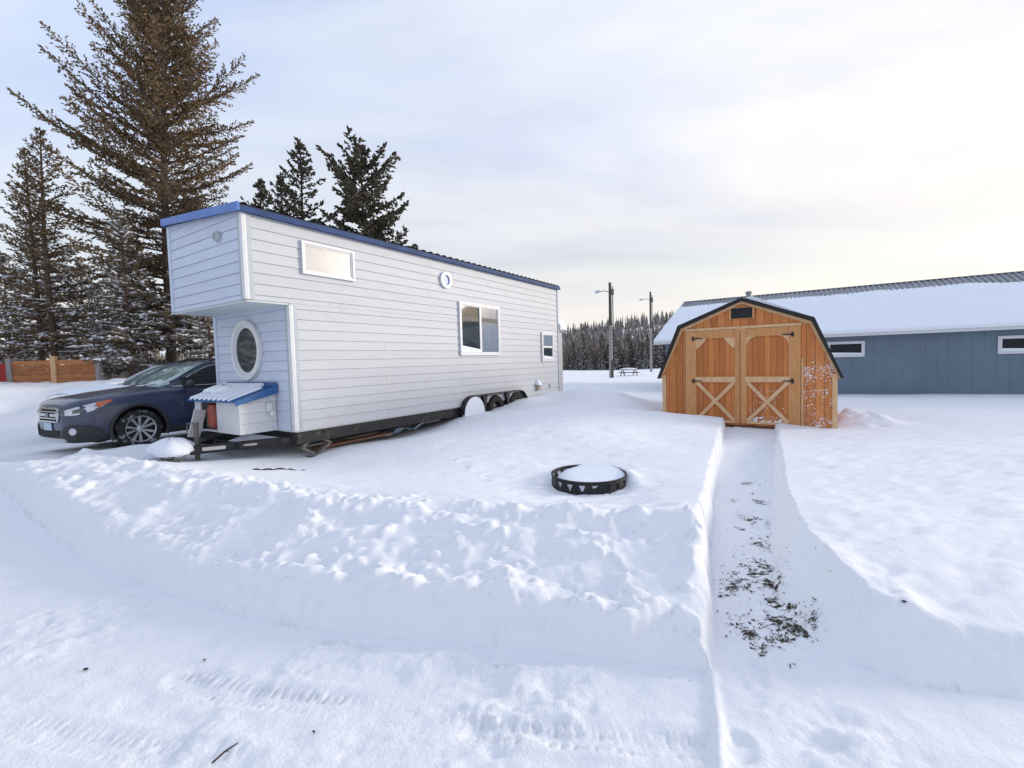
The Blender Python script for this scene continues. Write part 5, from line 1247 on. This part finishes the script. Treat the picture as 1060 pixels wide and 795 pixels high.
# forest edge across the far field: single trees
pE = conifer(61, 9.5, lerpf([.03, .3, .7, 1], [2.1, 1.8, .9, .1]), .02, 70, lerpf([0, .5, 1], [-.25, .0, .7]), lerpf([0, 1], [.02, .1]), tw=.5, tuft=(.55, .26), snow=1.1, snowtop=1.3, ragged=.45, dens=.7, snw=2.6)
FE = 'snow dusted spruces along the forest edge beyond the field'
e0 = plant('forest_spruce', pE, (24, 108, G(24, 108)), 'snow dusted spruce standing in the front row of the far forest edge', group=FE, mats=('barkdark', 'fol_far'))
rg = np.random.default_rng(77)
for i in range(34):
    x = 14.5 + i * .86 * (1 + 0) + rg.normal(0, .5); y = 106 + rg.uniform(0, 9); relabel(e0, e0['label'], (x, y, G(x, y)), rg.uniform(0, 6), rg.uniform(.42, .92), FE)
# the wood behind and the wooded hill: masses
def spire(rg, H, R, nl=7):
    v, f = [], []
    for k in range(nl):
        z0 = H * (.06 + .92 * k / nl); z1 = z0 + H * 1.7 / nl; r = R * (1 - k / nl) ** .85 * rg.uniform(.8, 1.15); n = 7; a0 = rg.uniform(0, 6); b0 = len(v)
        v.append((0, 0, min(z1, H)))
        for j in range(n):
            rr = r * rg.uniform(.55, 1.15); v.append((rr * cos(a0 + 2 * pi * j / n), rr * sin(a0 + 2 * pi * j / n), z0 - .10 * r + rg.normal(0, .03 * H / nl)))
            v.append((rr * .45 * cos(a0 + 2 * pi * (j + .5) / n), rr * .45 * sin(a0 + 2 * pi * (j + .5) / n), z0 + .05 * H / nl))
        m = 2 * n
        for j in range(m): f.append((b0, b0 + 1 + j, b0 + 1 + (j + 1) % m))
    return np.array(v), np.array(f)
def wood(name, pts, hr, rr_, m, label, seed):
    rg = np.random.default_rng(seed); protos = [spire(rg, 1, 1) for _ in range(10)]; VV, FF = [], []; n = 0
    for i, (x, y) in enumerate(pts):
        v, f = protos[i % 10]; h = rg.uniform(*hr); r = h * rg.uniform(*rr_); a = rg.uniform(0, 6); c, s = cos(a), sin(a)
        P = np.stack([(v[:, 0] * c - v[:, 1] * s) * r + x, (v[:, 0] * s + v[:, 1] * c) * r + y, v[:, 2] * h + gheight(x, y) - .2], -1); VV.append(P); FF.append(f + n); n += len(v)
    return tag(npmesh(name, np.concatenate(VV), np.concatenate(FF), m), label, 'forest', kind='stuff')
rg = np.random.default_rng(8)
pts = [(rg.uniform(-150, 150), rg.uniform(114, 150)) for _ in range(1500)] + [(rg.uniform(8, 55), rg.uniform(110, 135)) for _ in range(260)]
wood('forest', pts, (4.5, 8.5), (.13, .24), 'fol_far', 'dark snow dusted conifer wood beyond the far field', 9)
pts = [(rg.uniform(-160, 260), rg.uniform(150, 350)) for _ in range(5200)]
pts = [(x, y) for x, y in pts if fbm(np.array([x / 34]), np.array([y / 22]), 19, 2)[0] > -.38]
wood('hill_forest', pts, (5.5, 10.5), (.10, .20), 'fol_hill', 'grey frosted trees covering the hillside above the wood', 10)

# ------------------------------------------------------------------ sky, sun, camera
SUN_EL, SUN_AZ = radians(13), radians(76)          # azimuth clockwise from +Y (the way we look)
wd = bpy.data.worlds.new('World'); SC.world = wd; wd.use_nodes = True; nt = wd.node_tree; L = nt.links.new
bg = nt.nodes['Background']; bg.inputs['Strength'].default_value = 1.0
sky = nn(nt, 'ShaderNodeTexSky', sky_type='NISHITA'); sky.sun_disc = False; sky.sun_elevation = SUN_EL; sky.sun_rotation = SUN_AZ; sky.air_density = 1.0; sky.dust_density = 1.0
sk = nn(nt, 'ShaderNodeMix', data_type='RGBA', blend_type='MULTIPLY'); sk.inputs[0].default_value = 1; sk.inputs[7].default_value = (.13, .13, .13, 1); L(sky.outputs[0], sk.inputs[6])
tc = nn(nt, 'ShaderNodeTexCoord'); sep = nn(nt, 'ShaderNodeSeparateXYZ'); L(tc.outputs['Generated'], sep.inputs[0])
# clouds lie on a plane overhead: project the view direction on to it
zc = nn(nt, 'ShaderNodeMath', operation='ADD'); zc.inputs[1].default_value = .16; ab = nn(nt, 'ShaderNodeMath', operation='ABSOLUTE'); L(sep.outputs[2], ab.inputs[0]); L(ab.outputs[0], zc.inputs[0])
dx = nn(nt, 'ShaderNodeMath', operation='DIVIDE'); dy = nn(nt, 'ShaderNodeMath', operation='DIVIDE'); L(sep.outputs[0], dx.inputs[0]); L(zc.outputs[0], dx.inputs[1]); L(sep.outputs[1], dy.inputs[0]); L(zc.outputs[0], dy.inputs[1])
cb = nn(nt, 'ShaderNodeCombineXYZ'); L(dx.outputs[0], cb.inputs[0]); L(dy.outputs[0], cb.inputs[1])
mp = nn(nt, 'ShaderNodeMapping'); mp.inputs['Rotation'].default_value = (0, 0, .70); mp.inputs['Scale'].default_value = (.38, 1.0, 1); mp.inputs['Location'].default_value = (.6, 2.1, 0); L(cb.outputs[0], mp.inputs['Vector'])
n1 = nn(nt, 'ShaderNodeTexNoise'); n1.inputs['Scale'].default_value = .85; n1.inputs['Detail'].default_value = 6; n1.inputs['Roughness'].default_value = .52; n1.inputs['Distortion'].default_value = .35; L(mp.outputs[0], n1.inputs['Vector'])
cr_ = nn(nt, 'ShaderNodeValToRGB'); el = cr_.color_ramp.elements
el[0].position = .36; el[0].color = (.50, .57, .77, 1); el[1].position = .64; el[1].color = (.95, .93, .93, 1); e = el.new(.50); e.color = (.73, .75, .82, 1)
L(n1.outputs[0], cr_.inputs[0])
# paler and warmer air near the horizon, more so towards the sun
hz = nn(nt, 'ShaderNodeMapRange'); hz.inputs[1].default_value = .0; hz.inputs[2].default_value = .52; hz.inputs[3].default_value = 1; hz.inputs[4].default_value = 0; hz.interpolation_type = 'SMOOTHSTEP'; L(ab.outputs[0], hz.inputs[0])
sdn = nn(nt, 'ShaderNodeVectorMath', operation='DOT_PRODUCT'); sdn.inputs[1].default_value = (sin(SUN_AZ), cos(SUN_AZ), 0); L(tc.outputs['Generated'], sdn.inputs[0])
sr = nn(nt, 'ShaderNodeMapRange'); sr.inputs[1].default_value = -.6; sr.inputs[2].default_value = 1; L(sdn.outputs['Value'], sr.inputs[0])
hc = nn(nt, 'ShaderNodeMix', data_type='RGBA'); hc.inputs[6].default_value = (.77, .755, .75, 1); hc.inputs[7].default_value = (.85, .77, .685, 1); L(sr.outputs[0], hc.inputs[0])
tc2 = nn(nt, 'ShaderNodeMix', data_type='RGBA'); tc2.inputs[6].default_value = (.86, .97, 1.12, 1); tc2.inputs[7].default_value = (1.10, 1.05, 1.0, 1); L(sr.outputs[0], tc2.inputs[0])
tnt = nn(nt, 'ShaderNodeMix', data_type='RGBA', blend_type='MULTIPLY'); tnt.inputs[0].default_value = 1; L(cr_.outputs[0], tnt.inputs[6]); L(tc2.outputs[2], tnt.inputs[7])
hm = nn(nt, 'ShaderNodeMath', operation='MULTIPLY'); hm.inputs[1].default_value = .90; L(hz.outputs[0], hm.inputs[0])
m1 = nn(nt, 'ShaderNodeMix', data_type='RGBA'); L(hm.outputs[0], m1.inputs[0]); L(tnt.outputs[2], m1.inputs[6]); L(hc.outputs[2], m1.inputs[7])
# thin places in the cloud on the side away from the sun let the clear sky through
n2 = nn(nt, 'ShaderNodeTexNoise'); n2.inputs['Scale'].default_value = .5; n2.inputs['Detail'].default_value = 4; L(mp.outputs[0], n2.inputs['Vector'])
th = nn(nt, 'ShaderNodeMapRange'); th.inputs[1].default_value = .35; th.inputs[2].default_value = .62; th.inputs[3].default_value = .60; th.inputs[4].default_value = 1.0; L(n2.outputs[0], th.inputs[0])
m2 = nn(nt, 'ShaderNodeMix', data_type='RGBA'); L(th.outputs[0], m2.inputs[0]); L(sk.outputs[2], m2.inputs[6]); L(m1.outputs[2], m2.inputs[7])
L(m2.outputs[2], bg.inputs['Color'])
sl = bpy.data.lights.new('sun', 'SUN'); sl.energy = 2.0; sl.angle = radians(14); sl.color = (1.0, .90, .78)
so = bpy.data.objects.new('sun', sl); COL.objects.link(so)
sdir = Vector((sin(SUN_AZ) * cos(SUN_EL), cos(SUN_AZ) * cos(SUN_EL), sin(SUN_EL))); so.rotation_euler = (-sdir).to_track_quat('-Z', 'Y').to_euler(); so.location = sdir * 60
cam = bpy.data.cameras.new('camera'); co = bpy.data.objects.new('camera', cam); COL.objects.link(co)
cam.sensor_fit = 'HORIZONTAL'; cam.sensor_width = 36; cam.lens = 36 * F / 1060; cam.clip_start = .05; cam.clip_end = 2000
fwd = Vector((0, cos(PITCH), -sin(PITCH))); rt = Vector((1, 0, 0)); up = rt.cross(fwd)
r2 = rt * cos(ROLL) + up * 0 - up * sin(ROLL) * 1; u2 = up * cos(ROLL) + rt * sin(ROLL)
co.matrix_world = Matrix(((r2.x, u2.x, -fwd.x, 0), (r2.y, u2.y, -fwd.y, 0), (r2.z, u2.z, -fwd.z, EYE), (0, 0, 0, 1)))
SC.camera = co
SC.view_settings.view_transform = 'Standard'; SC.view_settings.look = 'None'; SC.view_settings.gamma = 1; SC.view_settings.use_curve_mapping = False; SC.view_settings.exposure = .31
SC.cycles.max_bounces = 6; SC.cycles.diffuse_bounces = 4
# more of the same trees on the left, which the oval window mirrors
for k, (x, y, s, r) in enumerate([(-24, 3, 1.5, 1.), (-27, 7, 1.7, 2.), (-25, 11, 1.4, 3.), (-30, 1, 1.6, 4.), (-29, 14, 1.5, 5.), (-26, -3, 1.6, .5)]):
    relabel(b0_, 'snow laden spruce of the row left of the picture that the oval window mirrors', (x, y, G(x, y)), r, s, 'spruces along the left side of the yard')
